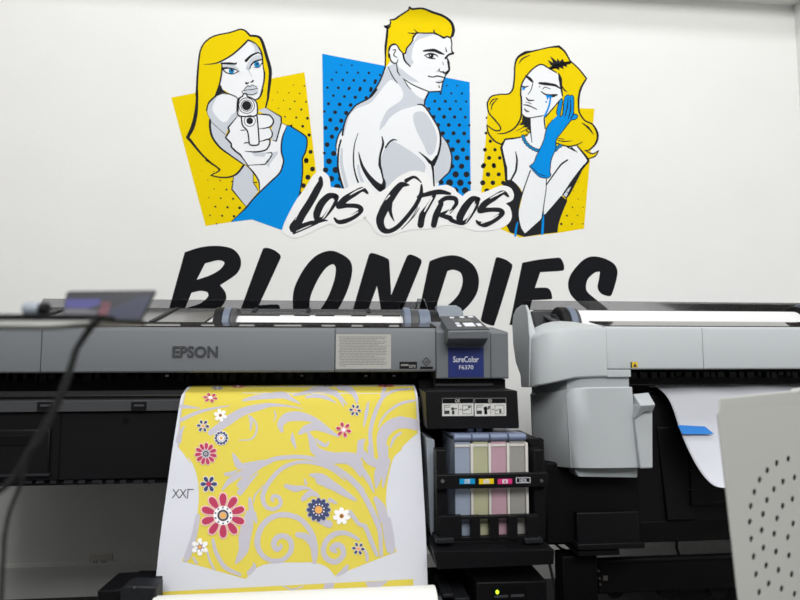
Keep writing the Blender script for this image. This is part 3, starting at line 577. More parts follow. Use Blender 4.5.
C0, C1 = P(447, 339.2, ya + .003), P(488.5, 338.8, ya + .003); D0, D1 = P(446.5, 346.4, YA + .004), P(484.5, 346.2, YA + .004)
E0, E1 = Vector((A0.x, yb + .01, D0.z)), Vector((A1.x, yb + .01, D1.z))
m = MB(); rows = [[A0, A1], [B0, B1], [C0, C1], [D0, D1], [E0, E1], [A0, A1]]
vs = [[m.bm.verts.new(p) for p in r] for r in rows[:-1]]; vs.append(vs[0])
for q, w_ in zip(vs, vs[1:]): m._f([q[0], q[1], w_[1], w_[0]])
m._f([v[0] for v in vs[:-1]]); m._f([v[1] for v in reversed(vs[:-1])])
m.done('panel_body', 'gray', cp, bev=.003)
nrm = (A1 - A0).cross(B0 - A0).normalized()
if nrm.y > 0: nrm = -nrm
def onpanel(u, v, h): return A0.lerp(A1, u).lerp(B0.lerp(B1, u), v) + nrm * h
def ppatch(mb, u0, v0, u1, v1, h0, h1):
    mb.hexa([onpanel(u0, v1, h1), onpanel(u1, v1, h1), onpanel(u1, v0, h1), onpanel(u0, v0, h1), onpanel(u0, v1, h0), onpanel(u1, v1, h0), onpanel(u1, v0, h0), onpanel(u0, v0, h0)])
m = MB(); ppatch(m, -.02, -.03, 1.02, .97, 0, .003); m.done('keypad_plate', 'mid', cp, bev=.001)
m = MB(); ppatch(m, .25, .22, .80, .46, .003, .0042); m.done('display', 'silver', cp, smooth=False)
for u0, v0, u1, v1 in ((.24, .09, .36, .17), (.53, .07, .66, .16), (.79, .05, .93, .14), (.27, .53, .38, .62), (.27, .68, .38, .80), (.47, .56, .74, .80), (.80, .62, .92, .78)):
    m = MB(); ppatch(m, u0, v0, u1, v1, .003, .0048); m.done('button', 'wtxt', cp, smooth=False)
ml = plate(448.2, 347.3, 483.8, 377.2, YA, 'model_label', 'navy', pr, t=.0012, label='blue label reading SureColor F6370')
m = MB(); text_mesh(m, 'SureColor', X(453, 360, YA), X(478.5, 360, YA), Z(466, 362.3, YA), Z(466, 356.3, YA), YA - .0014, .0004, .012)
text_mesh(m, 'F6370', X(459, 367, YA), X(473.2, 367, YA), Z(466, 369.4, YA), Z(466, 365.2, YA), YA - .0014, .0004, .004)
m.done('label_print', 'wtxt', ml, smooth=False)

# top: glossy front strip, reflecting tray behind, smoked lid at the back
x0, x1 = LE + .02, X(434, 325, 1.6)
xt = X(43, 309, 1.9)
MB().profx([(YA + .012, zt + .004), (1.655, Z(250, 322.3, 1.655)), (1.655, Z(250, 322.3, 1.655) - .004), (YA + .012, zt)], x0, x1).done('lid_front', 'strip', pr, smooth=False)
MB().profx([(1.60, zt - .03), (1.64, zt - .03), (1.64, zt - .0), (1.60, zt - .0)], x0, x1).done('inner_rail', 'blk', pr)
RYc, RZc, RR = 1.78, Z(318, 316.2, 1.78) - .050, .050
za, zb_ = Z(250, 323, 1.66), Z(250, 309.2, 1.92)
def trayz(y): return za + (zb_ - za) * (y - 1.66) / .26
rl0, rl1 = X(214, 315, RYc), X(430, 315, RYc)
t_ = MB()
t_.profx([(1.66, za), (1.92, zb_), (1.92, zb_ - .006), (1.66, za - .006)], xt, rl0 - .004)
t_.profx([(1.845, trayz(1.845)), (1.92, zb_), (1.92, zb_ - .006), (1.845, trayz(1.845) - .006)], rl0 - .004, x1)
t_.done('media_tray', 'tray', pr, smooth=False)
for px in (60, 171, 253.5, 308, 369):
    y0 = 1.66 if px < 200 else 1.85
    xc = X(px, 314, 1.85)
    MB().profx([(y0, trayz(y0) + .0005), (1.92, zb_ + .0005), (1.92, zb_ + .005), (y0, trayz(y0) + .004)], xc - .006, xc + .006).done('tray_rib', 'blk', pr, smooth=False)
MB().profx([(1.925, zb_ - .002), (1.95, Z(250, 300.2, 1.95)), (1.953, Z(250, 300.2, 1.95)), (1.928, zb_ - .002)], X(43, 303, 1.95), X(437, 303, 1.95)).done('smoked_lid', 'smoke', pr, smooth=False)
MB().profx([(1.921, zb_ - .004), (1.930, zb_ - .004), (1.930, zb_ + .002), (1.921, zb_ + .002)], xt, X(437, 309, 1.92)).done('lid_hinge', 'mid', pr, smooth=False)
# roll holders and the blue-grey end guard
def holder(px0, px1, rtop, m1, parent, name='roll_holder', y=RYc, zc=None):
    zc = RZc if zc is None else zc
    r = Z((px0 + px1) / 2, rtop, y) - zc
    o = MB().cylx(X(px0, 315, y), X(px1, 315, y), y, zc, r, 40).done(name, m1, parent, bev=.002)
    return o
h1 = holder(217.5, 226, 307.3, 'blk', pr); holder(226, 233, 307, 'bluegrey', h1, 'holder_rim'); holder(233, 238.5, 308, 'mid', h1, 'holder_rim')
h2 = holder(402.5, 409, 307.6, 'bluegrey', pr); holder(409, 417, 309.5, 'mid', h2, 'holder_hub'); holder(417, 428, 309.5, 'bluegrey', h2, 'holder_rim'); holder(428, 437, 311, 'blk', h2, 'holder_hub')
m = MB(); y = 1.90
m.prism([P(437, 318, y), P(437, 305.3, y), P(456, 305.3, y), P(461, 308, y), P(463.5, 313, y), P(463.5, 318, y)], (0, .05, 0)); m.done('end_guard', 'gray2', pr, bev=.003)
m = MB(); y = 1.93
m.prism([P(415.5, 309, y), P(418, 298.6, y), P(424.5, 298.8, y), P(428, 309, y)], (0, .02, 0)); m.done('guide_tab', 'haze', pr, smooth=False)
MB().pbox(399, 302, 417, 309, 1.958, 1.966).done('guide_plate', 'haze', pr, smooth=False)
MB().box(LE + .02, XE - .02, 1.97, 2.56, .62, ZC - .01).done('rear_shade_body', 'mid', pr)  # hidden rear body, stretched to the wall to keep light out below

# throat under the cover
zc0, zc1 = Z(250, 372.5, YA), Z(250, 386, 1.60)
MB().box(LE + .02, PL - .001, 1.64, 1.70, zc1 - .05, zc0 + .02).done('throat', 'blk2', pr)
m = MB()
x = LE + .05
random.seed(5)
while x < PL - .03:
    w_ = .006 + random.random() * .014
    m.box(x, x + w_, 1.615, 1.645, zc0 - .012 - random.random() * .012, zc0 - .002); x += w_ + .004 + random.random() * .02
m.done('roller_row', 'blk', pr, smooth=False)
for px in (167, 302, 366, 394):
    plate(px - 1.5, 375, px + 1.5, 376.6, 1.612, 'screw', 'chrome', pr, t=.002)
xr1 = X(178, 395, 1.56)
def rail(py0, py1, Yf, Yb, name, m, x1=PL - .004, bev=.001):
    return MB().box(LE + .02, x1, Yf, Yb, Z(90, py1, Yf), Z(90, py0, Yf)).done(name, m, pr, bev=bev)
rail(385.2, 390.5, 1.642, 1.68, 'platen_edge', 'mid'); rail(390.8, 395.2, 1.635, 1.68, 'platen_edge', 'mid'); rail(395.4, 397.2, 1.632, 1.68, 'platen_trim', 'silver')
rail(400.5, 411.5, 1.548, 1.66, 'heater_rail', 'mid'); rail(397, 401, 1.60, 1.68, 'platen_gap', 'blk2')
for px in (43, 137):
    l = plate(px - 6, 402, px + 9, 411, 1.548, 'latch', 'blk', pr, t=.003)
    plate(px - 3, 404.5, px + 7, 406.5, 1.544, 'latch_tab', 'mid', l, t=.002)
MB().box(LE + .02, PL - .004, 1.56, 1.9, Z(90, 480, 1.56), Z(90, 411.5, 1.56)).done('lower_panel', 'blk', pr, bev=.003)
MB().box(LE + .03, PL - .02, 1.57, 1.86, Z(90, 484.5, 1.57), Z(90, 480.5, 1.57)).done('panel_foot', 'blk2', pr)
m = MB(); 
for x in range(8, 160, 14): m.pbox(x, 480, x + 6 + (x * 7) % 5, 483.6, 1.562, 1.57)
m.done('panel_tabs', 'dim', pr, smooth=False)
m = MB()
m.pbox(59, 413, 59.8, 482, 1.558, 1.561); m.done('panel_seam', 'blk2', pr, smooth=False)
dr = MB().pbox(-60, 430, 49, 477, 1.552, 1.6).done('drawer', 'blk', pr, bev=.003)
MB().pbox(-50, 436, 30, 446, 1.549, 1.56).done('drawer_recess', 'blk2', dr, bev=.001); MB().pbox(-60, 475, 49, 477.5, 1.549, 1.56).done('drawer_lip', 'dim', dr, bev=.001)
c = P(126, 421, 1.56)
m = MB()
vs = [c + Vector((.0085 * math.cos(t * math.pi / 9), -.001, .0085 * math.sin(t * math.pi / 9))) for t in range(18)]; m.prism(vs, (0, .003, 0)); m.done('screw_hole', 'blk2', pr, smooth=False)
# stand
for xl, w_ in ((LE + .08, .07), (X(452, 560, 1.62), .07)):
    m = MB(); m.box(xl - w_ / 2, xl + w_ / 2, 1.58, 1.66, .04, Z(90, 482, 1.57)); m.box(xl - w_ / 2, xl + w_ / 2, 1.35, 1.95, .02, .07); m.done('leg', 'blk2', pr, bev=.004)
XF = X(420, 500, YA)
MB().box(XF + .004, XE - .03, 1.60, 1.95, .74, zb2).done('side_cabinet', 'blk2', pr, bev=.004)
MB().pbox(433, 379.3, 505.5, 391, 1.58, 1.75).done('housing_base', 'blk', pr, bev=.002)
plate(436, 383.6, 493, 385.6, 1.58, 'base_ridge', 'mid', pr, t=.004)

# plate with handling pictograms
YP = 1.44
sp = MB(); sp.prism([P(425.6, 391, YP), P(517.5, 390.6, YP), P(519.5, 428.6, YP), P(427.0, 429.0, YP)], (0, .14, 0)); sp = sp.done('ink_cover', 'blk', pr, bev=.003)
pg = sub('pictogram_label', pr, 'black and white handling label reading OK')
for k, (a0, a1, tx) in enumerate(((442.2, 473.6, 'OK'), (474.6, 506.2, 'NO'))):
    plate(a0, 398.2, a1, 403.4, YP, 'label_header', 'blk2', pg, t=.0008)
    m = MB(); m.pbox(a0, 398.0, a1, 398.5, YP - .0011, YP - .0007); m.pbox(a0, 398, a0 + .5, 403.4, YP - .0011, YP - .0007); m.pbox(a1 - .5, 398, a1, 403.4, YP - .0011, YP - .0007); m.done('header_border', 'ltx', pg, smooth=False)
    plate(a0, 403.2, a1, 416, YP, 'label_field', 'lbl2', pg, t=.0008)
    m = MB()
    if tx == 'OK': text_mesh(m, 'OK', X(455, 400, YP), X(460.4, 400, YP), Z(458, 402.6, YP), Z(458, 399, YP), YP - .0012, .0003, .02)
    else:
        c = P(490, 400.8, YP - .0012)
        for q in range(16):
            t0, t1 = q * math.pi / 8, (q + 1) * math.pi / 8
            m.prism([c + Vector((r * math.cos(t), 0, r * math.sin(t))) for t, r in ((t0, .0047), (t1, .0047), (t1, .0034), (t0, .0034))], (0, -.0003, 0))
        m.prism([c + Vector(p) for p in ((-.0035, 0, -.0025), (-.0025, 0, -.0035), (.0035, 0, .0025), (.0025, 0, .0035))], (0, -.0003, 0))
    m.done('header_sign', 'lbl', pg, smooth=False)
    m = MB(); e = a0 - 442.2
    def D(x0_, y0_, x1_, y1_): m.pbox(x0_ + e, y0_, x1_ + e, y1_, YP - .0011, YP - .0007)
    D(444.2, 405, 451, 405.5); D(444.2, 407, 450, 407.4); D(444.2, 405, 444.6, 414); D(444.4, 410.6, 449.5, 414); D(451.3, 407.5, 454, 410); D(452, 410.5, 454.4, 414.3); D(454, 408.3, 457, 409.2)
    D(458.2, 404.5, 458.6, 414.6); D(459.6, 409, 461.4, 409.9); D(462.4, 405, 471.8, 405.4); D(462.4, 413.6, 471.8, 414); D(462.4, 405, 462.8, 414); D(471.4, 405, 471.8, 414)
    D(463, 409.8, 466, 410.5); D(466, 408.8, 469, 409.6); D(468, 406, 470.5, 408) if k == 0 else D(467, 410, 469, 413)
    if k: D(452, 406.5, 454.8, 414.3); D(455.6, 406, 457.6, 408.6)
    m.done('pictogram', 'dtx', pg, smooth=False)

# ink rack
YI = 1.40
rk = sub('ink_rack', pr)
MB().pbox(434, 440, 545, 540, 1.59, 1.62).done('rack_back', 'blk2', rk, bev=.002)
m = MB(); m.prism([P(426.5, 438, YI + .05), P(434.5, 440, YI + .05), P(436, 520, YI + .05), P(436, 552, YI + .05), P(430, 530, YI + .05)], (0, .15, 0)); m.done('side_sheet', 'gray2', rk, bev=.001)
m = MB(); m.prism([P(526, 438.5, YI + .03), P(540, 439, YI + .03), P(543, 443, YI + .03), P(546, 470, YI + .03), P(547, 490, YI + .03), P(546, 540, YI + .03), P(531, 540, YI + .03), P(531, 446, YI + .03)], (0, .16, 0)); m.done('side_wall', 'blk', rk, bev=.002)
MB().pbox(436.5, 450, 447, 540, 1.385, 1.43).done('rack_arm', 'blk', rk, bev=.002); MB().pbox(534.5, 450, 545, 540, 1.385, 1.43).done('rack_arm', 'blk', rk, bev=.002)
lb = MB().pbox(436.5, 474, 548, 488.2, 1.368, 1.385).done('label_bar', 'blk', rk, bev=.002)
for k, (a0, a1, mm, tx) in enumerate(((459.6, 475, 'cy', 'HDC'), (479, 493.8, 'ye', 'Y'), (497.8, 512.2, 'mg', 'M'), (516, 530.4, 'blk2', 'HDK'))):
    tg = plate(a0, 478.8, a1, 484, 1.368, 'colour_tag', mm, lb, t=.0008) if mm != 'blk2' else None
    m = MB()
    if mm == 'blk2':
        for r_ in ((a0, 477.4, a1, 478.0), (a0, 482.4, a1, 483.0), (a0, 477.4, a0 + .6, 483), (a1 - .6, 477.4, a1, 483)): m.pbox(*r_, 1.3672, 1.3678)
        text_mesh(m, tx, X(a0 + 3.5, 480, 1.368), X(a1 - 3.5, 480, 1.368), Z(520, 482, 1.368), Z(520, 478.6, 1.368), 1.367, .0003, .01)
    else:
        cx_ = (a0 + a1) / 2; hw = 2.4 if len(tx) > 1 else 1.0
        m.pbox(cx_ - 2.7, 479.4, cx_ + 2.7, 483.4, 1.3670, 1.3674)
    m.done('tag_print', 'wtxt', lb, smooth=False)
    if mm != 'blk2':
        m = MB(); text_mesh(m, tx, X(cx_ - hw, 481, 1.368), X(cx_ + hw, 481, 1.368), Z(cx_, 482.8, 1.368), Z(cx_, 480, 1.368), 1.3666, .0003, .01); m.done('tag_print', mm, lb, smooth=False)
for px in (442.5, 541.4):
    c = P(px, 481, 1.368); m = MB(); m.prism([c + Vector((.004 * math.cos(t * math.pi / 8), 0, .004 * math.sin(t * math.pi / 8))) for t in range(16)], (0, -.003, 0)); m.done('rivet', 'chrome', lb, bev=.0008)
m = MB(); m.pbox(439, 516, 538.5, 519, 1.372, 1.386); m.pbox(439, 536.6, 538.5, 540, 1.372, 1.386)
for a0, a1 in ((439, 462), (471, 480.5), (490, 499), (508.6, 517.8), (527, 538.5)): m.pbox(a0, 516.2, a1, 540, 1.371, 1.387)
m.done('lower_plate', 'blk', rk, bev=.001)
MB().pbox(437, 540, 540, 549, 1.375, 1.60).done('ledge', 'blk', rk, bev=.002)
for px in (445, 534): MB().pbox(px - 9, 539, px + 9, 543.5, 1.36, 1.40).done('clip', 'dim', rk, bev=.001)
m = MB(); m.prism([P(433.5, 552, 1.33), P(555, 550, 1.33), P(554, 564.5, 1.33), P(437, 569.5, 1.33)], (0, .27, 0)); m.done('drip_tray', 'blk', rk, bev=.003)
MB().pbox(438, 549, 548, 552.5, 1.345, 1.6).done('tray_recess', 'blk2', rk)
tanks = [(455, 470.3, 'tank_b', 'translucent blue ink tank, first from the printed sheet'), (473.2, 488.2, 'tank_y', 'translucent yellow-green ink tank beside the blue one'),
         (491.4, 506.6, 'tank_m', 'translucent pink ink tank between the yellow and grey ones'), (509.8, 525.2, 'tank_k', 'translucent grey-beige ink tank, farthest from the printed sheet')]
zlo, zhi = Z(490, 537.5, YI), Z(490, 441.5, YI)
for k, (a0, a1, mm, lab) in enumerate(tanks):
    xa, xb = X(a0, 480, YI), X(a1, 480, YI)
    t = thing('ink_tank', lab, 'ink tank', ((xa + xb) / 2, YI, zlo), 'ink tanks in the open rack')
    MB().box(xa, xb, YI, 1.575, zlo, zhi).done('bottle', mm, t, bev=.002)
    f = MB(); f.box(xb + .0006, xb + .0068, YI - .004, 1.57, zlo + .03, zhi - .004); 
    f.box(xa, xb, YI - .0015, YI + .01, zhi - .012, zhi - .006); f.done('frame', 'tankw', t, bev=.001)
    m = MB(); m.cylx(xa - .0025, xb + .003, YI + .002, zhi + .009, .0088, 20); m.done('cap', 'tank_cap', t, bev=.002)
    m = MB(); m.prism([(xa - .0025, YI + .004, zhi + .017), (xb + .003, YI + .004, zhi + .017), (xb + .003, 1.56, zhi + .008), (xa - .0025, 1.56, zhi + .008)], (0, 0, -.006)); m.done('slider', 'tank_cap', t)
for px in (471, 479.5):
    MB().pbox(px - 3, 426, px + 3, 432.5, YI + .06, YI + .09).done('ink_plug', 'tank_cap', rk, bev=.002)

# dryer control box below the rack, with its green lamp
YD = 1.34
bx = sub('control_box', pr)
m = MB(); m.prism([P(476.5, 582.5, YD), P(547, 581, YD), P(549, 640, YD), P(478, 642, YD)], (0, .2, 0)); m.done('box_front', 'blk', bx, bev=.003)
m = MB(); m.hexa([P(480, 583, YD + .004), P(546, 581.5, YD + .004), P(538, 571, YD + .12), P(478, 572, YD + .12), P(480, 583, YD + .03) - Vector((0, 0, .02)), P(546, 581.5, YD + .03) - Vector((0, 0, .02)), P(538, 571, YD + .18) - Vector((0, 0, .02)), P(478, 572, YD + .18) - Vector((0, 0, .02))]); m.done('box_top', 'dim', bx, bev=.002)
plate(493, 586, 527, 604, YD, 'display_window', 'blk2', bx, t=.001)
c = P(497.2, 591.9, YD - .0016); m = MB(); m.prism([c + Vector((.0036 * math.cos(t * math.pi / 6), 0, .0042 * math.sin(t * math.pi / 6))) for t in range(12)], (0, -.002, 0)); m.done('indicator_lamp', 'led', bx, label='lit green indicator lamp')
m = MB(); m.pbox(494.5, 595.2, 508, 597.6, YD - .0016, YD - .001); m.pbox(511, 594.4, 524, 597, YD - .0016, YD - .001); m.done('indicator_print', 'mid', bx, smooth=False)
MB().pbox(428, 578, 478, 640, 1.48, 1.56).done('reel_drive', 'blk2', pr, bev=.004)
MB().pbox(443, 594, 454, 598, 1.36, 1.48).done('drive_knob', 'dim', pr, bev=.002); MB().pbox(455, 598, 470, 606, 1.36, 1.48).done('drive_knob', 'dim', pr, bev=.002)
m = MB(); m.tube([P(440, 600, 1.40), P(441, 591, 1.40), P(448, 587.5, 1.42), P(458, 586.2, 1.46), P(470, 586, 1.5)], .003); m.done('hose', 'dim', pr)

# ------------------------------------------------------------------ media on the grey printer
rx0, rx1 = X(233.5, 319, RYc), X(402, 319, RYc)
t = thing('paper_roll', 'white paper roll on top of the grey printer under its smoked lid', 'paper roll', ((rx0 + rx1) / 2, RYc, RZc - RR), 'white media rolls')
MB().cylx(rx0, rx1, RYc, RZc, RR, 64).done('roll', 'roll', t)
MB().cylx(rx0 - .004, rx1 + .004, RYc, RZc, .026, 32).done('core', 'card', t)

# printed sheet: profile (depth along its fall)
cx0 = 300
prof_px = [(381, 1.70), (384, 1.66), (385.2, 1.635), (386, 1.612), (388, 1.592), (391, 1.570), (395, 1.549), (402, 1.534), (415, 1.518), (435, 1.494), (460, 1.468), (490, 1.441), (525, 1.410), (560, 1.388), (600, 1.372), (640, 1.362)]
prof = [(P(cx0, py, Y).y, P(cx0, py, Y).z) for py, Y in prof_px]
def fine(pr_, n=8):
    p = [Vector((a, b_, 0)) for a, b_ in pr_]; return [(v.x, v.y) for v in smooth3(p, n)]
prof = fine(prof)
sxl, sxr = X(177.6, 415, 1.518), X(418.9, 415, 1.518)
def onsheet(px, py, L):
    d = ray(px, py); k = d.z / d.y; pv = None
    for (y0, z0), (y1, z1) in zip(prof, prof[1:]):
        f0, f1 = z0 - ZC - k * y0, z1 - ZC - k * y1
        if f0 >= 0 >= f1 or f0 <= 0 <= f1:
            t_ = f0 / (f0 - f1) if f0 != f1 else 0
            y, z = y0 + (y1 - y0) * t_, z0 + (z1 - z0) * t_
            n = Vector((0, z1 - z0, -(y1 - y0))).normalized()
            if n.y > 0: n = -n
            x = min(max(d.x / d.y * y, sxl + .0005), sxr - .0005)
            return Vector((x, y, z)) + n * (.0003 + .00004 * L)
    y, z = prof[3]; return Vector((min(max(d.x / d.y * y, sxl), sxr), y, z))
ps = thing('printed_sheet', 'white sheet printed with yellow scrolls and flowers hanging from the grey printer', 'printed sheet', ((sxl + sxr) / 2, 1.4, prof[-1][1]))
m = MB(); m.grid([[Vector((sxl + (sxr - sxl) * u / 24, y, z)) for u in range(25)] for y, z in prof]); m.done('sheet', 'paper', ps)
cuts = [386.5, 387.5, 388.5, 389.5, 390.5, 391.5, 392.5, 394, 395.5, 397, 399, 401, 403.5, 406, 409, 412, 415] + list(range(420, 600, 8))
ga = Art(onsheet, cuts)
shape = 'P1: 190,66c 130,130 112,220 98,330 86,478c 120,520 170,590 P4: 250,110 290,170 320,280 325,400 310,530 P7: 280,170 215,340c 640,460c P8: 40,460c 90,400 160,365 250,350 380,350 490,350 570,375 610,410 630,440c P9: 510,278c 470,120 445,0 P6: 440,400 450,280 490,120 550,60 P3: 540,490 600,430 650,388c 648,300 638,150 618,66c'
ga.poly('py', shape)
SW = [2.0]
def sw(q, w=None):
    SW[0] += .25; ga.line('pg', q, w, SW[0])
for q in ['P2: 20,170,12 100,152,30 200,140,40 290,135,46 340,160,26 400,190,6', 'P2: 360,135,14 440,118,24 520,95,40 600,110,40 660,150,24 690,210,8', 'P2: 440,150,14 500,140,26 570,150,26 640,185,6', 'P1: 110,300,26 180,265,24 250,240,22 330,222,14 430,205,6', 'P1: 110,210,30 170,215,16 230,222,6', 'P1: 305,385,40 360,350,50 420,305,62 520,245,54 640,212,40 P2: 200,200,26 300,205,14 420,225,4',
          'P1: 90,440,40 105,380,26 130,340,6', 'P1: 560,270,10 575,310,24 570,370,8', 'P1: 575,280,10 610,330,14 605,390,14 570,430,10 490,435,5', 'P1: 450,520,6 470,560,34 485,600,40', 'P2: 230,240,8 238,270,10 225,310,5',
          'P2: 280,375,20 270,330,44 310,285,62 380,275,66 450,285,50 520,315,34 580,355,22 660,410,4', 'P2: 400,392,16 440,360,50 500,345,50 560,365,34 620,395,16 660,415,4', 'P2: 350,390,10 352,430,30 372,490,10', 'P2: 455,385,16 480,440,44 500,500,60 560,530,56 640,545,56 720,550,70 790,590,60', 'P2: 505,425,8 535,455,30 575,470,22 590,445,10', 'P2: 390,390,10 420,360,24',
          'P3: 130,80,40 200,100,40 240,150,30 245,185,14', 'P3: 100,110,24 140,150,18 180,200,6', 'P3: 600,95,12 500,105,16 430,140,22 390,200,26 355,290,28 335,380,26 340,470,28 350,560,26', 'P3: 430,95,30 410,140,16', 'P3: 630,170,14 540,190,20 460,240,16 410,300,14 390,350,8', 'P3: 645,335,70 580,320,74 500,325,80 430,380,80 410,450,66 410,540,40', 'P3: 490,300,20 540,285,22 590,300,10', 'P3: 322,180,10 310,250,26 292,345,8', 'P3: 240,590,20 265,520,44 275,450,40 300,430,10', 'P3: 440,480,30 440,560,30', 'P3: 540,385,14 495,420,20 470,480,12',
          'P5: 0,300,44 60,230,40 130,175,36 220,130,30 320,115,28 430,115,26 540,140,28 640,190,34 730,255,40 810,335,40', 'P5: 0,180,40 60,160,24 160,135,6', 'P5: 700,270,6 600,190,20 480,152,22 380,150,24 280,190,28 195,280,30 152,370,32 170,440,28 225,462,26 270,430,24 262,385,26 228,372,24 212,392,20 222,408,14',
          'P4: 480,335,8 530,275,36 610,225,40 720,175,40 800,140,34', 'P4: 500,228,18 540,225,30 580,205,10', 'P4: 560,95,6 585,150,36 640,180,30 740,150,8', 'P4: 600,350,40 650,290,30 720,220,8', 'P4: 665,390,20 680,480,36 710,555,10', 'P4: 760,300,6 700,370,12 690,420,6',
          'P7: 660,20,40 650,100,80 630,190,80 625,260,66 595,320,40 570,360,6', 'P7: 420,200,20 440,280,26 500,380,30 600,430,20', 'P7: 380,270,14 400,340,16 430,395,14', 'P7: 290,320,16 310,350,20', 'P7: 690,355,10 695,380,30 660,420,30', 'P7: 700,20,14 712,70,10',
          'P8: 495,350,22 505,270,32 480,160,36 405,65,34 310,32,36 220,45,36 145,110,38 115,210,38 140,290,34 205,335,30 285,330,30 338,275,32 338,210,36 300,175,36 250,182,36 225,225,38 245,262,36 275,245,22 268,225,10', 'P8: 385,165,36 440,180,46 478,240,26 490,330,16',
          'P8: 790,195,20 710,155,30 640,158,36 580,200,36 555,270,34 580,325,36 640,345,36 688,300,36 680,248,38 645,232,38 615,258,40 640,278,20', 'P8: 720,370,12 700,400,34 650,435,16', 'P9: 180,370,14 165,395,30 130,425,8',
          'P5: 305,305,24 365,325,44 430,318,26 480,332,6', 'P5: 430,260,8 440,290,20', 'P5: 470,232,16 540,250,56 590,290,70 680,335,34 780,400,4', 'P5: 420,395,30 470,355,44 520,370,20', 'P5: 600,400,30 640,420,16',
          'P6: 0,115,66 80,130,56 170,130,60 225,170,36 270,240,14', 'P6: 30,140,14 110,185,24 200,260,30 280,350,36 340,460,36 385,560,36 P9: 400,150,30 408,300,24', 'P6: 150,120,30 220,110,50 270,190,44 320,260,34 360,350,8', 'P6: 265,10,26 270,70,40 340,140,60 420,170,50', 'P6: 420,50,60 420,150,70 390,230,60 375,320,10', 'P6: 330,50,30 340,110,30', 'P6: 450,140,40 430,240,30 420,310,14', 'P6: 370,390,30 405,450,60 430,540,60 P9: 440,60,60 460,180,70 470,260,60', 'P6: 0,270,60 60,290,60 140,350,30 240,410,4', 'P6: 200,480,30 260,560,26 P9: 300,110,30 350,230,30 380,300,22',
          'P9: 290,250,8 310,290,22 315,335,20', 'P7: 320,40,30 300,150,36 275,240,44 250,310,46 235,340,20', 'P9: 60,95,50 0,70,40']:
    sw(q)
ga.layer = 3
ga.poly('py', 'P7: 62,545c P9: 622,460c 622,525c P7: 60,580c', smooth=False, L=1)
ga.poly('pg', 'P8: 565,488c 632,484c 615,540c 552,543c', smooth=False, L=2); ga.poly('pg', 'P9: 300,482c 460,470c 390,527c 330,530c', smooth=False, L=2); ga.line('pg', 'P8: 290,508,10 350,528,12 420,508,10', None, 2)
ga.line('pg', 'P3: 620,72,4 638,150,4 647,300,4 650,385,4', None, 30); ga.line('pg', 'P1: 135,135,6 112,220,8 98,330,8 90,478,8', None, 30.3)
def flower(cx, cy, r, n, pet, rim, parts, ry=1.0, rot=0.0, wid=.36, L=40, inner=.30):
    for lay, mm, ex in ((L, rim, .045 * r + .25), (L + 4, pet, 0)):
        if mm is None: continue
        for k in range(n):
            t = rot + k * 2 * math.pi / n; u, v = math.cos(t), math.sin(t); pts = []
            l0, l1 = r * inner - ex, r + ex; h = r * wid + ex
            for q in range(14):
                a_ = q * 2 * math.pi / 14; s_ = (l0 + l1) / 2 + (l1 - l0) / 2 * math.cos(a_); w_ = h * math.sin(a_) * (.78 + .22 * math.cos(a_))
                pts.append((cx + s_ * u - w_ * v, cy + (s_ * v + w_ * u) * ry))
            ga._face(pts, mm, lay + (.4 if k % 2 else 0))
    for i, (mm, rr) in enumerate(parts): ga.disc(mm, cx, cy, rr * r, L + 8 + i * 2, 18, rr * r * ry)
def ring(cx, cy, r, n, mm, d, L): 
    for k in range(n):
        t = k * 2 * math.pi / n + .3; ga.disc(mm, cx + r * math.cos(t), cy + r * math.sin(t), d, L + 52, 8)
flower(223.2, 515.6, 22.3, 10, 'pr', 'pp', [('pw', .43), ('pk', .26), ('pg', .17), ('po', .14)], wid=.20, inner=.36, rot=.31); ring(223.2, 515.6, 7.9, 10, 'pn', .95, 8)
flower(206, 454, 11, 11, 'pr', 'pp', [('pg', .42), ('pk', .26), ('pg', .15), ('pk', .07)], wid=.20, inner=.35, rot=.2); ring(206, 454, 3.7, 9, 'pk', .4, 8)
flower(208.9, 484.2, 8.4, 6, 'pn', 'pw', [('pr', .32)], wid=.30, inner=.2, rot=.52 - .52)
flower(200.1, 547, 8.8, 6, 'pw', None, [('pn', .30), ('po', .22)], wid=.34, inner=.1, rot=.52); ring(200.1, 547, 3.8, 6, 'pn', .6, 8)
flower(220.5, 415.7, 6.6, 6, 'pw', None, [('pw', .4), ('po', .26), ('pb', .2)], wid=.36, inner=.1, rot=.3)
flower(203.2, 426.2, 6.2, 6, 'pn', 'pw', [('pw', .3), ('po', .26)], wid=.27, inner=.35, rot=.1)
flower(221.4, 438.3, 7.0, 12, 'pn', 'pw', [('pw', .62), ('pn', .5), ('pw', .42), ('po', .24)], wid=.24, inner=.3)
flower(210.5, 398.2, 7.2, 6, 'pr', 'pp', [('pw', .3)], ry=.62, wid=.26, inner=.35, rot=.2)
flower(217.5, 388.6, 5.8, 6, 'pn', 'pw', [('pg', .3)], ry=.32, wid=.28, inner=.35); flower(238.0, 386.9, 6.5, 6, 'pr', 'pp', [('pw', .3)], ry=.22, wid=.28, inner=.35)
flower(328, 386.2, 6, 6, 'pn', None, [('pg', .3)], ry=.12, wid=.28, inner=.35); flower(386, 386.3, 8.5, 7, 'pr', None, [('pk', .3)], ry=.16, wid=.28, inner=.35)
flower(355.1, 410.4, 5.9, 6, 'pn', 'pw', [('pp', .32), ('po', .22)], wid=.26, inner=.35, rot=.1); flower(343.6, 430, 7.6, 6, 'pr', 'pp', [('pp', .34), ('pw', .2)], wid=.26, inner=.35, rot=.25)
flower(318.6, 510, 12, 12, 'pn', 'pg', [('pn', .8), ('po', .32)], wid=.22, inner=.3); ring(318.6, 510, 5.6, 11, 'pw', .75, 8)
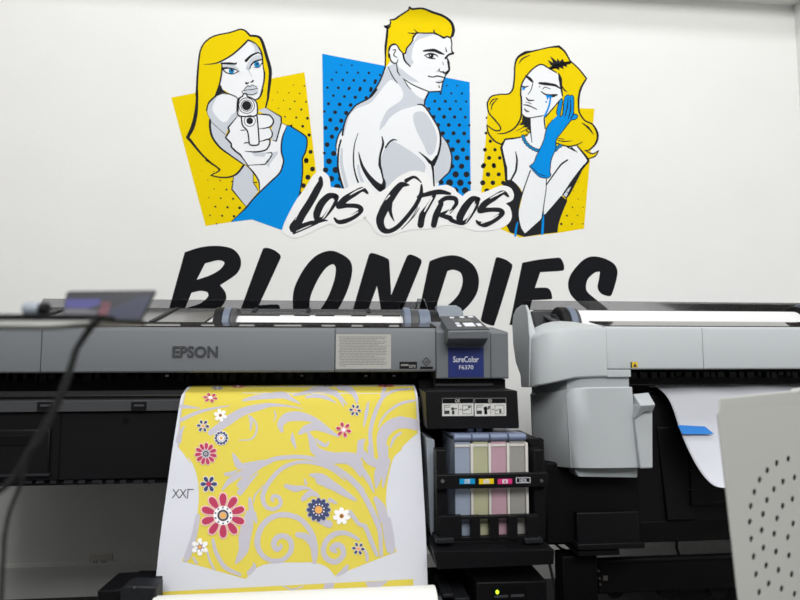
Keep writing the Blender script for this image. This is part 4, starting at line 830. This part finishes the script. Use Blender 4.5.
flower(341.6, 516.2, 8.8, 7, 'pw', None, [('pw', .4), ('po', .27), ('pb', .2)], wid=.34, inner=.1, rot=.2); flower(358.4, 548.6, 6.4, 6, 'pn', 'pw', [('pp', .32), ('po', .22)], wid=.26, inner=.35, rot=.1)
for q in ['P4: 155,330c 193,386c', 'P4: 193,330c 150,386c', 'P4: 204,330c 240,386c', 'P4: 240,330c 198,386c', 'P4: 250,388c 255,328c', 'P4: 251,330c 290,330c']:
    ga.line('pk', [(p[0], p[1], 0, True) for p in parse(q)], .95, 4, n=1, taper=False)
ga.done('printed_design', ps, 'yellow scroll print with red, navy and white flowers and size mark')

# take-up tube and its bracket
YT = 1.27; rt = .05
ta, tb = P(148.5, 597, YT), P(438, 590.2, YT)
zc_ = Z(300, 593.5, YT) - rt - .008
tt = thing('take_up_tube', 'white cardboard tube below the printed sheet', 'tube', ((ta.x + tb.x) / 2, YT, zc_ - rt))
MB().cylx(ta.x, tb.x, YT + .03, zc_, rt, 64).done('tube_wall', 'card', tt, bev=.003)
MB().cylx(ta.x - .012, tb.x + .012, YT + .03, zc_, .028, 32).done('spindle', 'mid', tt)
rb = sub('reel_bracket', pr)
Yk = 1.33
m = MB(); m.prism([P(97, 591, Yk), P(118, 590, Yk), P(121, 588.5, Yk), P(140, 588.5, Yk), P(140, 640, Yk), P(97, 640, Yk)], P(140, 571.5, Yk + .1) - P(120, 590, Yk)); m.done('bracket_body', 'blk', rb, bev=.004)
m = MB(); m.prism([P(120, 590, Yk - .03), P(128, 586, Yk - .03), P(156, 587, Yk - .03), P(156, 640, Yk - .03), P(120, 640, Yk - .03)], (0, .05, 0)); m.done('bracket_plate', 'dim', rb, bev=.003)
m = MB(); m.pbox(143, 582, 158, 592, Yk + .02, Yk + .07); m.done('bracket_block', 'blk2', rb, bev=.002)
c = P(134.5, 587.5, Yk - .032); m = MB(); m.prism([c + Vector((.0025 * math.cos(t * math.pi / 5), 0, .0025 * math.sin(t * math.pi / 5))) for t in range(10)], (0, -.002, 0)); m.done('screw', 'chrome', rb)
bz = Z(97, 640, Yk)
MB().box(X(100, 620, Yk), X(145, 620, Yk), Yk + .02, Yk + .14, .05, bz + .01).done('bracket_post', 'blk2', rb, bev=.003)
MB().box(LE + .06, XE - .06, 1.42, 1.52, .05, .11).done('cross_beam', 'blk2', pr, bev=.004)

# ------------------------------------------------------------------ white printer
YW = 1.52
wp = thing('fabric_printer', 'white wide-format printer with a rounded end cap and black lower body', 'printer', (X(720, 400, YW), YW + .3, 0))
WE = RXW - .05
XS = X(606.5, 350, YW)
# front cover
zt, zb = Z(700, 326.8, YW), Z(700, 369.3, YW)
def wcover(x0, x1, zb_):
    return MB().profx([(YW + .003, zb_), (YW, zb_ + .003), (YW, zt - .009), (YW + .003, zt - .003), (YW + .009, zt), (YW + .03, zt + .004), (1.70, zt + .006), (1.70, zb_)], x0, x1)
xq, xn = X(703, 350, YW), X(631, 374, YW)
wcover(XS + .0005, xq - .0004, zb).done('front_cover', 'white', wp, bev=.0015); wcover(xq + .0004, WE, zb).done('front_cover', 'white', wp, bev=.0015)
MB().pbox(607.2, 369.8, 631, 377, YW, 1.66).done('cover_step', 'white', wp, bev=.0015)
wn = plate(630.6, 362, 637.8, 367.6, YW, 'warning_label', 'warn', wp, t=.0008, label='small yellow warning label')
m = MB(); m.pbox(630.6, 362, 632, 367.6, YW - .0012, YW - .0007); m.prism([P(633, 366.8, YW - .001), P(637, 366.8, YW - .001), P(635, 363, YW - .001)], (0, -.0003, 0)); m.done('warning_sign', 'dtx', wn, smooth=False)
# rounded end cap, lofted from column to column
cols = [(529, 338.5, 387.2, 1.575), (533, 336.2, 386.6, 1.555), (540, 333.4, 385.4, 1.540), (548, 331, 384, 1.530), (556, 329.2, 382.3, 1.524), (564, 328.2, 380.4, 1.521), (574, 327.7, 378.2, YW), (590, 327.4, 377.4, YW), (606, 327.2, 376.8, YW)]
bump = {529: 338, 533: 335, 540: 331.5, 548: 326.8, 556: 323.6, 564: 321.9, 574: 321.0, 590: 322.0, 606: 325.6}
rowsT = []
for px, a_, b_, y in cols:
    top = P(px, a_, y); bot = P(px, b_, y); xw = top.x; yb2 = max(y + .06, 1.62) 
    tb_ = P(px, bump[px], yb2); tb_.x = xw; bot.x = xw
    yk = max(1.62, y + .05) if px < 534 else 1.70 if px < 550 else 1.78
    rowsT.append([Vector((xw, yk, bot.z)), Vector((xw, y + .004, bot.z)), Vector((xw, y, bot.z + .004)), Vector((xw, y, top.z - .008)), Vector((xw, y + .003, top.z - .002)), Vector((xw, y + .009, top.z)), Vector((xw, (y + yb2) / 2, (top.z + tb_.z) / 2 + .003)), tb_, Vector((xw, max(yk, yb2 + .01), tb_.z - .02))])
m = MB(); m.grid(rowsT)
m._f([m.bm.verts.new(p) for p in rowsT[0]]); m._f([m.bm.verts.new(p) for p in reversed(rowsT[-1])])
bmesh.ops.remove_doubles(m.bm, verts=m.bm.verts, dist=1e-5)
cap = m.done('end_cap', 'white', wp)
# side fin, its outline lies in the plane of the end
XFN = P(529, 360, 1.575).x - .001
def onfin(px, py):
    v = PXX(px, py, XFN); v.y = min(max(v.y, 1.5), 1.80); return v
fl = [onfin(*q) for q in ((529.5, 338), (528.8, 332), (527.4, 312), (525.5, 305), (521, 305), (516, 308.5), (513, 315), (512, 326), (513, 345), (515.5, 362), (520, 374), (521, 387), (529, 387.4))]
ztf, zbf = fl[4].z, fl[0].z
fr = [v + Vector((.005 + .016 * min(1, max(0, (ztf - v.z) / (ztf - zbf))), 0, 0)) for v in fl]
m = MB(); fa = [m.bm.verts.new(v) for v in fl]; fb = [m.bm.verts.new(v) for v in fr]
for i in range(len(fl)): m._f([fa[i], fa[(i + 1) % len(fl)], fb[(i + 1) % len(fl)], fb[i]])
for t in tessellate_polygon([[Vector((v.y, v.z, 0)) for v in fl]]): m._f([fa[i] for i in t]); m._f([fb[i] for i in reversed(t)])
fin = m.done('side_fin', 'white', wp, bev=.006, seg=3)
# top: flat strip, roll, smoked lid
x0, x1 = X(540, 325, 1.6), WE
def wz(py, Y, px=700): return Z(px, py, Y)
MB().profx([(YW + .012, zt + .003), (1.63, wz(321.4, 1.63)), (1.63, wz(321.4, 1.63) - .004), (YW + .012, zt)], XS + .002, x1).done('lid_front', 'strip', wp, smooth=False)
MB().profx([(1.575, wz(326, 1.575)), (1.60, wz(324.8, 1.6)), (1.60, wz(326, 1.6)), (1.575, wz(327.2, 1.575))], X(718, 325, 1.58), x1).done('lid_slot', 'blk', wp, smooth=False)
WRY, WRR = 1.76, .058
WRZ = wz(311.2, WRY) - WRR
m = MB(); m.profx([(1.60, wz(327, 1.6)), (1.90, wz(311.6, 1.90)), (1.90, wz(311.6, 1.90) - .006), (1.60, wz(327, 1.6) - .006)], X(537, 310, 1.9), X(549, 320, WRY) - .003); m.done('media_tray', 'tray', wp, smooth=False)
m = MB(); m.profx([(1.845, wz(314.5, 1.845)), (1.90, wz(311.8, 1.90)), (1.90, wz(311.8, 1.90) - .006), (1.845, wz(314.5, 1.845) - .006)], X(549, 320, WRY), x1); m.done('media_tray', 'tray', wp, smooth=False)
MB().profx([(1.903, wz(311.4, 1.9)), (1.93, wz(302, 1.93)), (1.933, wz(302, 1.93)), (1.906, wz(311.4, 1.9))], X(527, 305, 1.9), x1).done('smoked_lid', 'smoke', wp, smooth=False)
MB().profx([(1.900, wz(311.9, 1.9)), (1.908, wz(311.9, 1.9)), (1.908, wz(310.8, 1.9)), (1.900, wz(310.8, 1.9))], X(534, 305, 1.9), x1).done('lid_hinge', 'mid', wp, smooth=False)
m = MB(); m.prism([P(532, 311, 1.80), P(552, 311, 1.80), P(552, 332, 1.80), P(538, 334, 1.80)], (0, .02, 0)); m.done('lid_side', 'mid', wp, bev=.002)
for px in (623, 696, 743): plate(px - 2, 310.6, px + 2, 311.8, 1.9, 'hinge_pin', 'blk', wp, t=.002)
MB().box(X(562, 400, 2.56), WE, 1.95, 2.56, .62, ZC - .01).done('rear_shade_body', 'white2', wp)  # hidden rear bulk, deepened to stop light falling behind the printer
def wh(px0, px1, rtop, m1, parent, name, m2=None):
    r = Z((px0 + px1) / 2, rtop, WRY) - WRZ
    return MB().cylx(X(px0, 315, WRY), X(px1, 315, WRY), WRY, WRZ, r, 48).done(name, m1, parent, bev=.003)
h = wh(556, 564, 307.0, 'blk', wp, 'roll_holder'); wh(564, 570.5, 306.6, 'bluegrey', h, 'holder_rim'); wh(570.5, 574, 308, 'mid', h, 'holder_rim'); wh(552, 556, 314, 'dim', h, 'holder_hub')
h = wh(792, 800, 306.5, 'blk', wp, 'roll_holder'); wh(800, 812, 304, 'bluegrey', h, 'holder_rim')
rx0, rx1 = X(573.5, 315, WRY), X(792, 315, WRY)
t = thing('paper_roll', 'white paper roll on top of the white printer beside its black end holder', 'paper roll', ((rx0 + rx1) / 2, WRY, WRZ - WRR), 'white media rolls')
MB().cylx(rx0, rx1, WRY, WRZ, WRR, 64).done('roll', 'roll', t); MB().cylx(rx0 - .004, rx1 + .004, WRY, WRZ, .026, 32).done('core', 'card', t)
# throat
MB().box(xn, WE, 1.60, 1.68, wz(384, 1.6), zb + .02).done('throat', 'blk2', wp)
m = MB(); random.seed(9); x = xn + .004
while x < WE - .05:
    w_ = .008 + random.random() * .014; m.box(x, x + w_, 1.575, 1.602, wz(378, 1.58) + random.random() * .008, wz(372, 1.58)); x += w_ + .004 + random.random() * .012
m.done('roller_row', 'blk', wp, smooth=False)
# drum-like end body
dcol = [(532.5, 535, 393.5, 394.6, 463.5, 1.66), (549, 555, 391, 392.4, 466.5, 1.60), (566, 571.3, 388, 390.6, 468.2, 1.535), (575, 580, 387.2, 388.4, 468.6, 1.520), (590, 595, 386.8, 387.6, 468.8, 1.512), (612, 617, 386.6, 387.2, 468.6, 1.510), (631.8, 637.8, 386.6, 387.0, 468.2, 1.512)]
m = MB(); rw = []
for pxt, pxb, yt, yt2, yb_, Y in dcol:
    a_, b_ = P(pxt, yt2, Y), P(pxb, yb_, Y)
    rw.append([Vector((a_.x, Y, a_.z)), Vector((a_.x, Y - .0015, a_.z - .002)), Vector((b_.x * .5 + a_.x * .5, Y, (a_.z + b_.z) / 2)), Vector((b_.x, Y - .001, b_.z + .002)), Vector((b_.x, Y + .002, b_.z))])
yb_ = (1.68, 1.72, 1.80, 1.85, 1.85, 1.85, 1.85)
back = [[Vector((r[0].x, yb_[i], r[0].z)), Vector((r[-1].x, yb_[i], r[-1].z))] for i, r in enumerate(rw)]
full = [[back[i][0]] + rw[i] + [back[i][1]] for i in range(len(rw))]
m.grid(full); m._f([m.bm.verts.new(p) for p in full[0]]); m._f([m.bm.verts.new(p) for p in reversed(full[-1])])
bmesh.ops.remove_doubles(m.bm, verts=m.bm.verts, dist=1e-5)
drum = m.done('end_body', 'white', wp)
# neck between cap and drum
m = MB(); nk = [(534, 385.5, 396, 1.67), (550, 382, 393, 1.605), (567, 378.5, 391, 1.545), (580, 377, 389, 1.530), (629, 376, 388, 1.530)]
gr = []
for px, a_, b_, Y in nk:
    p0, p1 = P(px, a_, Y), P(px, b_, Y); p0.x = p1.x; yk = Y + .02 if px < 560 else 1.8; gr.append([Vector((p1.x, yk, p0.z)), p0, p1, Vector((p1.x, yk, p1.z))])
m.grid(gr); m._f([m.bm.verts.new(p) for p in gr[0]]); m._f([m.bm.verts.new(p) for p in reversed(gr[-1])]); bmesh.ops.remove_doubles(m.bm, verts=m.bm.verts, dist=1e-5); m.done('neck', 'white2', wp)
p_ = P(568.8, 430, 1.535)
m = MB(); m.prism([P(566, 391, 1.5335), P(566.6, 391, 1.5335), P(571.6, 467.5, 1.5335), P(571.0, 467.5, 1.5335)], (0, .004, 0)); m.done('body_seam', 'white2', wp, smooth=False)
m = MB(); m.prism([P(574, 468.5, 1.54), P(577.5, 476.6, 1.54), P(637.8, 477.6, 1.54), P(637.8, 468.2, 1.54)], (0, .2, 0)); m.done('body_step', 'white2', wp, bev=.003)
# lever on the side of the drum
lv = sub('lever', wp)
m = MB(); m.prism([P(634.5, 415, 1.50), P(645, 411, 1.50), P(652.5, 411, 1.50), P(652.8, 468.5, 1.50), P(640, 468.8, 1.50)], (0, .03, 0)); m.done('lever_bar', 'white', lv, bev=.003)
m = MB()
f_ = [P(635.5, 418.5, 1.495), P(640.5, 405.5, 1.475), P(655.6, 404.6, 1.475), P(653.2, 411.2, 1.49), P(645, 411.6, 1.49)]
m.prism(f_, (0, .045, 0)); m.done('lever_grip', 'white', lv, bev=.002)
m = MB(); q0 = [P(633.2, 394, 1.525), P(648.6, 392.4, 1.525), P(655.6, 404.6, 1.475), P(640.5, 405.5, 1.475)]
m.hexa([q0[3], q0[2], q0[1], q0[0], q0[3] + Vector((0, .03, -.012)), q0[2] + Vector((0, .03, -.012)), q0[1] + Vector((0, .03, -.012)), q0[0] + Vector((0, .03, -.012))]); m.done('lever_top', 'white', lv, bev=.002)
# black lower body
YB = 1.57
MB().pbox(546, 462, 640, 543, YB + .02, 1.76).done('lower_body', 'blk2', wp, bev=.004)
MB().pbox(577, 512, 640, 545, YB, 1.85).done('waste_box', 'blk', wp, bev=.003)
m = MB(); m.hexa([P(549, 492, 1.6), P(566, 495, 1.6), P(566, 482, 1.6), P(549, 480, 1.6), P(549, 492, 1.7), P(566, 495, 1.7), P(566, 482, 1.7), P(549, 480, 1.7)]); m.done('side_latch', 'dim', wp, bev=.002)
MB().pbox(538, 462, 572, 545, 1.70, 1.74).done('side_skirt', 'blk', wp, bev=.004)
MB().pbox(578, 543.5, 645, 549.5, 1.55, 1.85).done('frame_rail', 'blk', wp, bev=.002); MB().pbox(578, 550.5, 620, 556, 1.56, 1.85).done('frame_rail', 'blk', wp, bev=.002)
m = MB(); m.profx([(1.69, wz(384, 1.69)), (1.65, wz(395, 1.65)), (1.64, wz(427, 1.64)), (1.66, wz(540, 1.66)), (1.9, wz(540, 1.66)), (1.9, wz(384, 1.69))], X(640, 450, 1.55), WE); m.done('media_guide', 'blk', wp, bev=.003)
m = MB(); m.prism([P(657, 427, 1.635), P(684, 426, 1.635), P(696, 520, 1.645), P(668, 521, 1.645)], (0, .02, 0)); m.done('guide_flap', 'blk', wp, bev=.003)
m = MB()
for k in range(3): m.pbox(655 - 2 * k, 383 + k * 4, 675, 384.4 + k * 4, 1.662 - k * .008, 1.68)
m.done('guide_rib', 'dim', wp, smooth=False)
gp = MB().pbox(690, 430, 790, 505, 1.636, 1.68).done('guide_panel', 'blk', wp, bev=.003)
m = MB()
for y in (452, 469, 488): m.pbox(688, y, 800, y + .9, 1.633, 1.637)
m.pbox(710, 501, 740, 502.2, 1.633, 1.637); m.done('panel_seam', 'dim', gp, smooth=False)
MB().box(X(640, 540, 1.55), WE, 1.655, 1.9, wz(541, 1.655), wz(520, 1.655)).done('guide_base', 'blk2', wp, bev=.003)
m = MB(); m.prism([P(535, 575, 1.72), P(545, 531, 1.72), P(553, 531, 1.72), P(577, 549, 1.60), P(577, 556, 1.60)], (0, .1, 0)); 
m.bm.free()
# stand: legs, cross bar with bolts, rollers
MB().pbox(563, 556, 598.5, 640, 1.60, 1.66).done('leg', 'blk2', wp, bev=.004)
xl = X(563, 600, 1.6)
m = MB(); m.box(xl, xl + .09, 1.40, 1.98, .02, .07); m.done('foot', 'blk2', wp, bev=.005)
MB().box(xl + .02, xl + .07, 1.605, 1.655, .05, Z(580, 630, 1.6)).done('leg', 'blk2', wp, bev=.004)
MB().box(WE - .10, WE - .03, 1.60, 1.66, .03, wz(541, 1.57)).done('leg', 'blk2', wp, bev=.004)
MB().box(X(598, 575, 1.66), WE - .05, 1.66, 1.675, wz(590, 1.66), wz(557.5, 1.66)).done('cross_bar', 'blk2', wp, bev=.003)
MB().box(X(596, 560, 1.655), WE - .05, 1.652, 1.676, wz(560, 1.65), wz(557, 1.65)).done('bar_edge', 'blk', wp, bev=.001)
for x, y in ((598.3, 570.6), (599.2, 578), (600, 584)):
    c = P(x, y, 1.655); m = MB(); m.prism([c + Vector((.003 * math.cos(t * math.pi / 5), 0, .003 * math.sin(t * math.pi / 5))) for t in range(10)], (0, -.004, 0)); m.done('bolt', 'silver', wp)
bt = plate(603.2, 575.8, 607.8, 580.5, 1.66, 'bracket_clip', 'silver', wp, t=.002)
for k, px in enumerate((614, 665, 716, 767)):
    c = P(px, 588, 1.70); m = MB(); m.prism([Vector((c.x + .026 * math.cos(t * math.pi / 12), 1.69, c.z + .026 * math.sin(t * math.pi / 12))) for t in range(24)], (0, .03, 0)); m.done('caster_wheel', 'blk', wp, bev=.003)
# loose sheet with blue tape
cut = [(650, 383.5), (660, 389), (668, 397), (673.5, 409), (678, 425), (684, 441), (694, 462), (703, 476), (712, 485), (718, 487.5), (727, 488)]
Yc = [1.60, 1.575, 1.555, 1.540, 1.525, 1.512, 1.495, 1.478, 1.462, 1.455, 1.448]
Yc = [y + .045 for y in Yc]
m = MB(); gr = []
for (px, py), y in zip(cut, Yc):
    e = P(px, py, y); row = []
    for u in range(17):
        x = e.x + .62 * u / 16
        row.append(Vector((x, y - .012 * math.sin(u / 16 * math.pi) - .005 * math.sin(u * 1.1 + (y - 1.5) * 40) * min(1, u / 2), e.z + .006 * math.sin(u * .5) * (y < 1.5))))
    gr.append(row)
m.grid(gr)
ls = m.done('loose_sheet', 'paper', None, solid=.0006)
sm = ls.modifiers.new('smooth', 'SUBSURF'); sm.levels = 2; sm.render_levels = 2
ls.modifiers.move(1, 0)
tag(ls, 'blank white sheet curling down out of the white printer', 'paper sheet')
m = MB(); ty = Yc[4] - .011
tq = [P(677.6, 425, ty), P(704.8, 426.4, ty), P(714, 434, ty - .007), P(682.4, 434, ty - .007)]
m.prism(tq, (0, -.0006, 0)); tag(m.done('masking_tape', 'tape', None, smooth=False), 'strip of blue masking tape on the edge of the blank white sheet', 'tape')

# ------------------------------------------------------------------ perforated sheet-metal hood in front
th = R(24); u = Vector((math.cos(th), math.sin(th), 0)); n = Vector((math.sin(th), -math.cos(th), 0))
p0 = P(717, 411, .74)
def onh(px, py, off=0.0): return PP(px, py, p0 + n * off, n)
hd = thing('metal_hood', 'pale grey perforated sheet-metal cover standing in front of the white printer', 'metal cover', (p0.x, p0.y, 0))
tl, bl = onh(717, 411), onh(738, 600)
dz = bl - tl; bot = tl + dz * (tl.z / (tl.z - bl.z)); tr = onh(800, 404.0); tr2 = tl + (tr - tl) * 2.6
bot2 = Vector((tr2.x, tr2.y, 0))
holes = [(196, 197), (163, 209), (136, 230), (114, 257), (99, 292), (89, 332), (86, 377), (90, 426), (97, 476), (104, 527), (113, 578), (214, 250), (181, 262), (155, 284), (135, 315), (124, 355), (120, 401), (125, 451), (133, 502), (140, 554), (208, 312), (180, 332), (164, 367), (156, 411), (161, 462), (168, 515), (177, 568), (210, 382), (195, 421), (198, 473), (206, 527), (214, 583)]
def uv(p): return ((p - tl).dot(u), p.z)
def un(q, off=0.0): return Vector((tl.x, tl.y, 0)) + u * q[0] + Vector((0, 0, q[1])) + n * off
loops = [[uv(bot), uv(bot2), uv(tr2), (uv(tl)[0] + .006, uv(tl)[1] + .0005), (uv(tl)[0] + .001, uv(tl)[1] - .005)]]
HR = .0046
for hx, hy in holes:
    c = uv(onh(720 + hx / 2.8636, 390 + hy / 2.857)); loops.append([(c[0] + HR * math.cos(t * math.pi / 6), c[1] + HR * math.sin(t * math.pi / 6)) for t in range(12)])
flat = [p for l in loops for p in l]; m = MB(); tk = .0012
fv = [m.bm.verts.new(un(p)) for p in flat]; bv = [m.bm.verts.new(un(p, -tk)) for p in flat]
for t in tessellate_polygon([[Vector((p[0], p[1], 0)) for p in l] for l in loops]): m._f([fv[i] for i in t]); m._f([bv[i] for i in reversed(t)])
i = 0
for l in loops:
    for k in range(len(l)): m._f([fv[i + k], fv[i + (k + 1) % len(l)], bv[i + (k + 1) % len(l)], bv[i + k]])
    i += len(l)
m.done('perforated_panel', 'metalpl', hd, smooth=False)
# folded top lip set back behind the panel
l0, l1 = onh(720, 398, -.012), onh(790, 391.2, -.012); d_ = (l1 - l0); l2 = l0 + d_ * 2.8
lz = onh(720, 414, -.012)
m = MB(); m.prism([Vector((lz.x, lz.y, tl.z - .02)), Vector((l2.x, l2.y, tl.z - .02)), l2, l0], -n * .003); m.done('top_lip', 'metalpl', hd, bev=.002)
m = MB(); e0 = onh(796, 389, -.012); m.prism([onh(797, 393, -.011), onh(812, 391.5, -.011), onh(812, 387.6, -.011), onh(800, 389, -.011)], -n * .012); m.done('lip_tab', 'metalpl', hd, bev=.001)
a_, b_ = bot + u * .07, Vector((tr2.x, tr2.y, 0)) - u * .02
zq = tl.z - .03
m = MB(); m.hexa([Vector((a_.x, a_.y, .002)) - n * .007, Vector((b_.x, b_.y, .002)) - n * .007, Vector((b_.x, b_.y, zq)) - n * .007, Vector((tl.x, tl.y, zq)) + u * .07 - n * .007,
                  Vector((a_.x, a_.y, .002)) - n * .014, Vector((b_.x, b_.y, .002)) - n * .014, Vector((b_.x, b_.y, zq)) - n * .014, Vector((tl.x, tl.y, zq)) + u * .07 - n * .014]); m.done('dark_hole_backing', 'blk2', hd)  # black sheet added behind the holes to stand in for their shade

# ------------------------------------------------------------------ tablet, tray and cable in front of the grey printer
YS = .52
st = thing('tray_stand', 'blurred pale tray with a black top edge at the left edge of the picture', 'stand', (X(-40, 320, YS), YS + .1, 0))
zt_ = Z(60, 319.4, YS); zl = Z(60, 329.5, YS)
x0_, x1_ = X(-90, 320, YS), X(101, 320, YS)
m = MB(); yy = [(YS, zt_), (YS - .001, zl + .003), (YS + .004, zl), (YS + .10, zl + .006), (YS + .11, zt_ + .004)]
m.grid([[Vector((x, y, z if k in (0, 4) else (zt_ + (z - zt_) * f)) ) for k, (y, z) in enumerate(yy)] for x, f in ((x0_, 1), (X(45, 320, YS), 1), (X(62, 320, YS), .85), (X(78, 320, YS), .55), (x1_, .3))])
m._f([v for v in [m.bm.verts.new((x0_, y, z)) for y, z in yy]])
m.done('tray_body', 'metalpl', st, solid=.001)
MB().box(x0_, X(103, 318, YS), YS - .002, YS + .112, zt_ - .0006, zt_ + .0042).done('tray_edge', 'blk', st, bev=.001)
px_ = X(-60, 320, YS + .05)
MB().box(px_ - .015, px_ + .015, YS + .04, YS + .07, .01, zl + .002).done('post', 'blk2', st, bev=.003)
MB().box(px_ - .10, px_ + .10, YS - .04, YS + .15, 0, .015).done('base', 'blk2', st, bev=.004)
tz = zt_ + .0045
tb_ = thing('tablet', 'blurred dark tablet with a lit screen leaning back on the pale tray', 'tablet', (X(105, 318, YS), YS + .03, tz))
Y1, Y2 = YS + .025, YS + .045
q = [P(61, 318.6, Y1), P(140, 320.8, Y1), P(155, 291.4, Y2), P(154, 290.0, Y2), P(69, 291.2, Y2), P(66, 292.6, Y2)]
m = MB(); m.prism(q, (0, .006, 0)); m.done('casing', 'tabblk', tb_, bev=.0012)
def onq(u_, v_): return q[0].lerp(q[1], u_).lerp(q[5].lerp(q[2], u_), v_)
def tpatch(u0, v0, u1, v1, name, mm, h=.0004):
    m = MB(); m.prism([onq(u0, v0), onq(u1, v0), onq(u1, v1), onq(u0, v1)], (0, -h, 0)); return m.done(name, mm, tb_, smooth=False)
tpatch(.46, .06, .99, .80, 'glass', 'tabback', .0003); tpatch(.02, .40, .42, .74, 'screen', 'screen', .0005); tpatch(.02, .08, .42, .38, 'screen', 'scr2', .0005)
tpatch(.44, .12, .56, .62, 'screen', 'scr3', .0006)
kb = thing('round_knob', 'blurred small grey rounded device beside the dark tablet', 'device', (X(33, 316, YS), YS + .03, zt_ + .0042))
m = MB(); c = P(33, 309, YS + .03); rr_ = c.z - (zt_ + .0045)
rr_ = max(rr_, .006)
m.cylx(c.x - .008, c.x + .006, c.y, c.z, rr_, 24); m.done('cap', 'gray2', kb, bev=.004, seg=3)
m = MB(); m.cylx(c.x + .006, c.x + .013, c.y, c.z, rr_ * .95, 24); m.done('collar', 'blk', kb, bev=.001)
cb = thing('charging_cable', 'black twin cable hanging from the dark tablet down past the grey printer', 'cable', (X(2, 600, YS), YS - .004, 0))
f0 = P(0, 600, YS)
m = MB(); m.tube([P(100, 317, YS - .012), P(96, 322, YS - .014), P(87, 333, YS - .012), P(76, 350, YS - .01), P(71, 366, YS - .01), P(61, 392, YS - .01), P(50, 416, YS - .01), P(34, 443, YS - .01), P(16, 474, YS - .01), P(2, 489, YS - .01), P(-30, 512, YS)], .0026); m.done('thick_lead', 'cable', cb)
m = MB(); m.tube([P(98, 318, YS - .015), P(92, 323, YS - .018), P(81, 340, YS - .016), P(74, 362, YS - .015), P(66, 388, YS - .015), P(53, 416, YS - .014), P(40, 440, YS - .014), P(28, 454, YS - .012), P(20, 486, YS - .01), P(9, 514, YS - .01), P(4, 545, YS - .01), P(2, 585, YS - .01), Vector((f0.x, YS, .4)), Vector((f0.x - .05, YS, .004))], .0016); m.done('thin_lead', 'cable', cb)
m = MB(); m.pbox(91, 314.5, 104, 319.5, YS - .018, YS - .004); m.done('plug', 'blk', cb, bev=.001)

# cables and bits seen low between and under the printers
m = MB(); m.tube([P(677, 540, 2.58), P(677, 548, 2.58), P(679, 554, 2.58), P(682, 562, 2.57), P(686, 585, 2.56), P(690, 602, 2.55), Vector((X(690, 602, 2.55), 2.5, .005))], .005); tag(m.done('power_cord', 'cable', None), 'black cord hanging on the wall beside the outlet under the white printer', 'cord')
cr = P(545, 531, 1.85)
m = MB(); m.tube([P(545, 530, 1.75), P(552, 540, 1.78), P(562, 549, 1.82), P(575, 552, 1.86)], .004); m.done('x', 'cable', None).name = 'hose_line'
o = bpy.data.objects['hose_line']; tag(o, 'short black hose bridging the gap between the ink rack and the white printer', 'hose')
m = MB(); m.tube([P(538, 533, 1.70), P(545, 548, 1.70), P(552, 575, 1.68), P(556, 602, 1.66), Vector((X(556, 602, 1.66), 1.66, .006))], .004); tag(m.done('floor_cable', 'cable', None), 'black cable dropping to the floor in the gap between the two printers', 'cable')
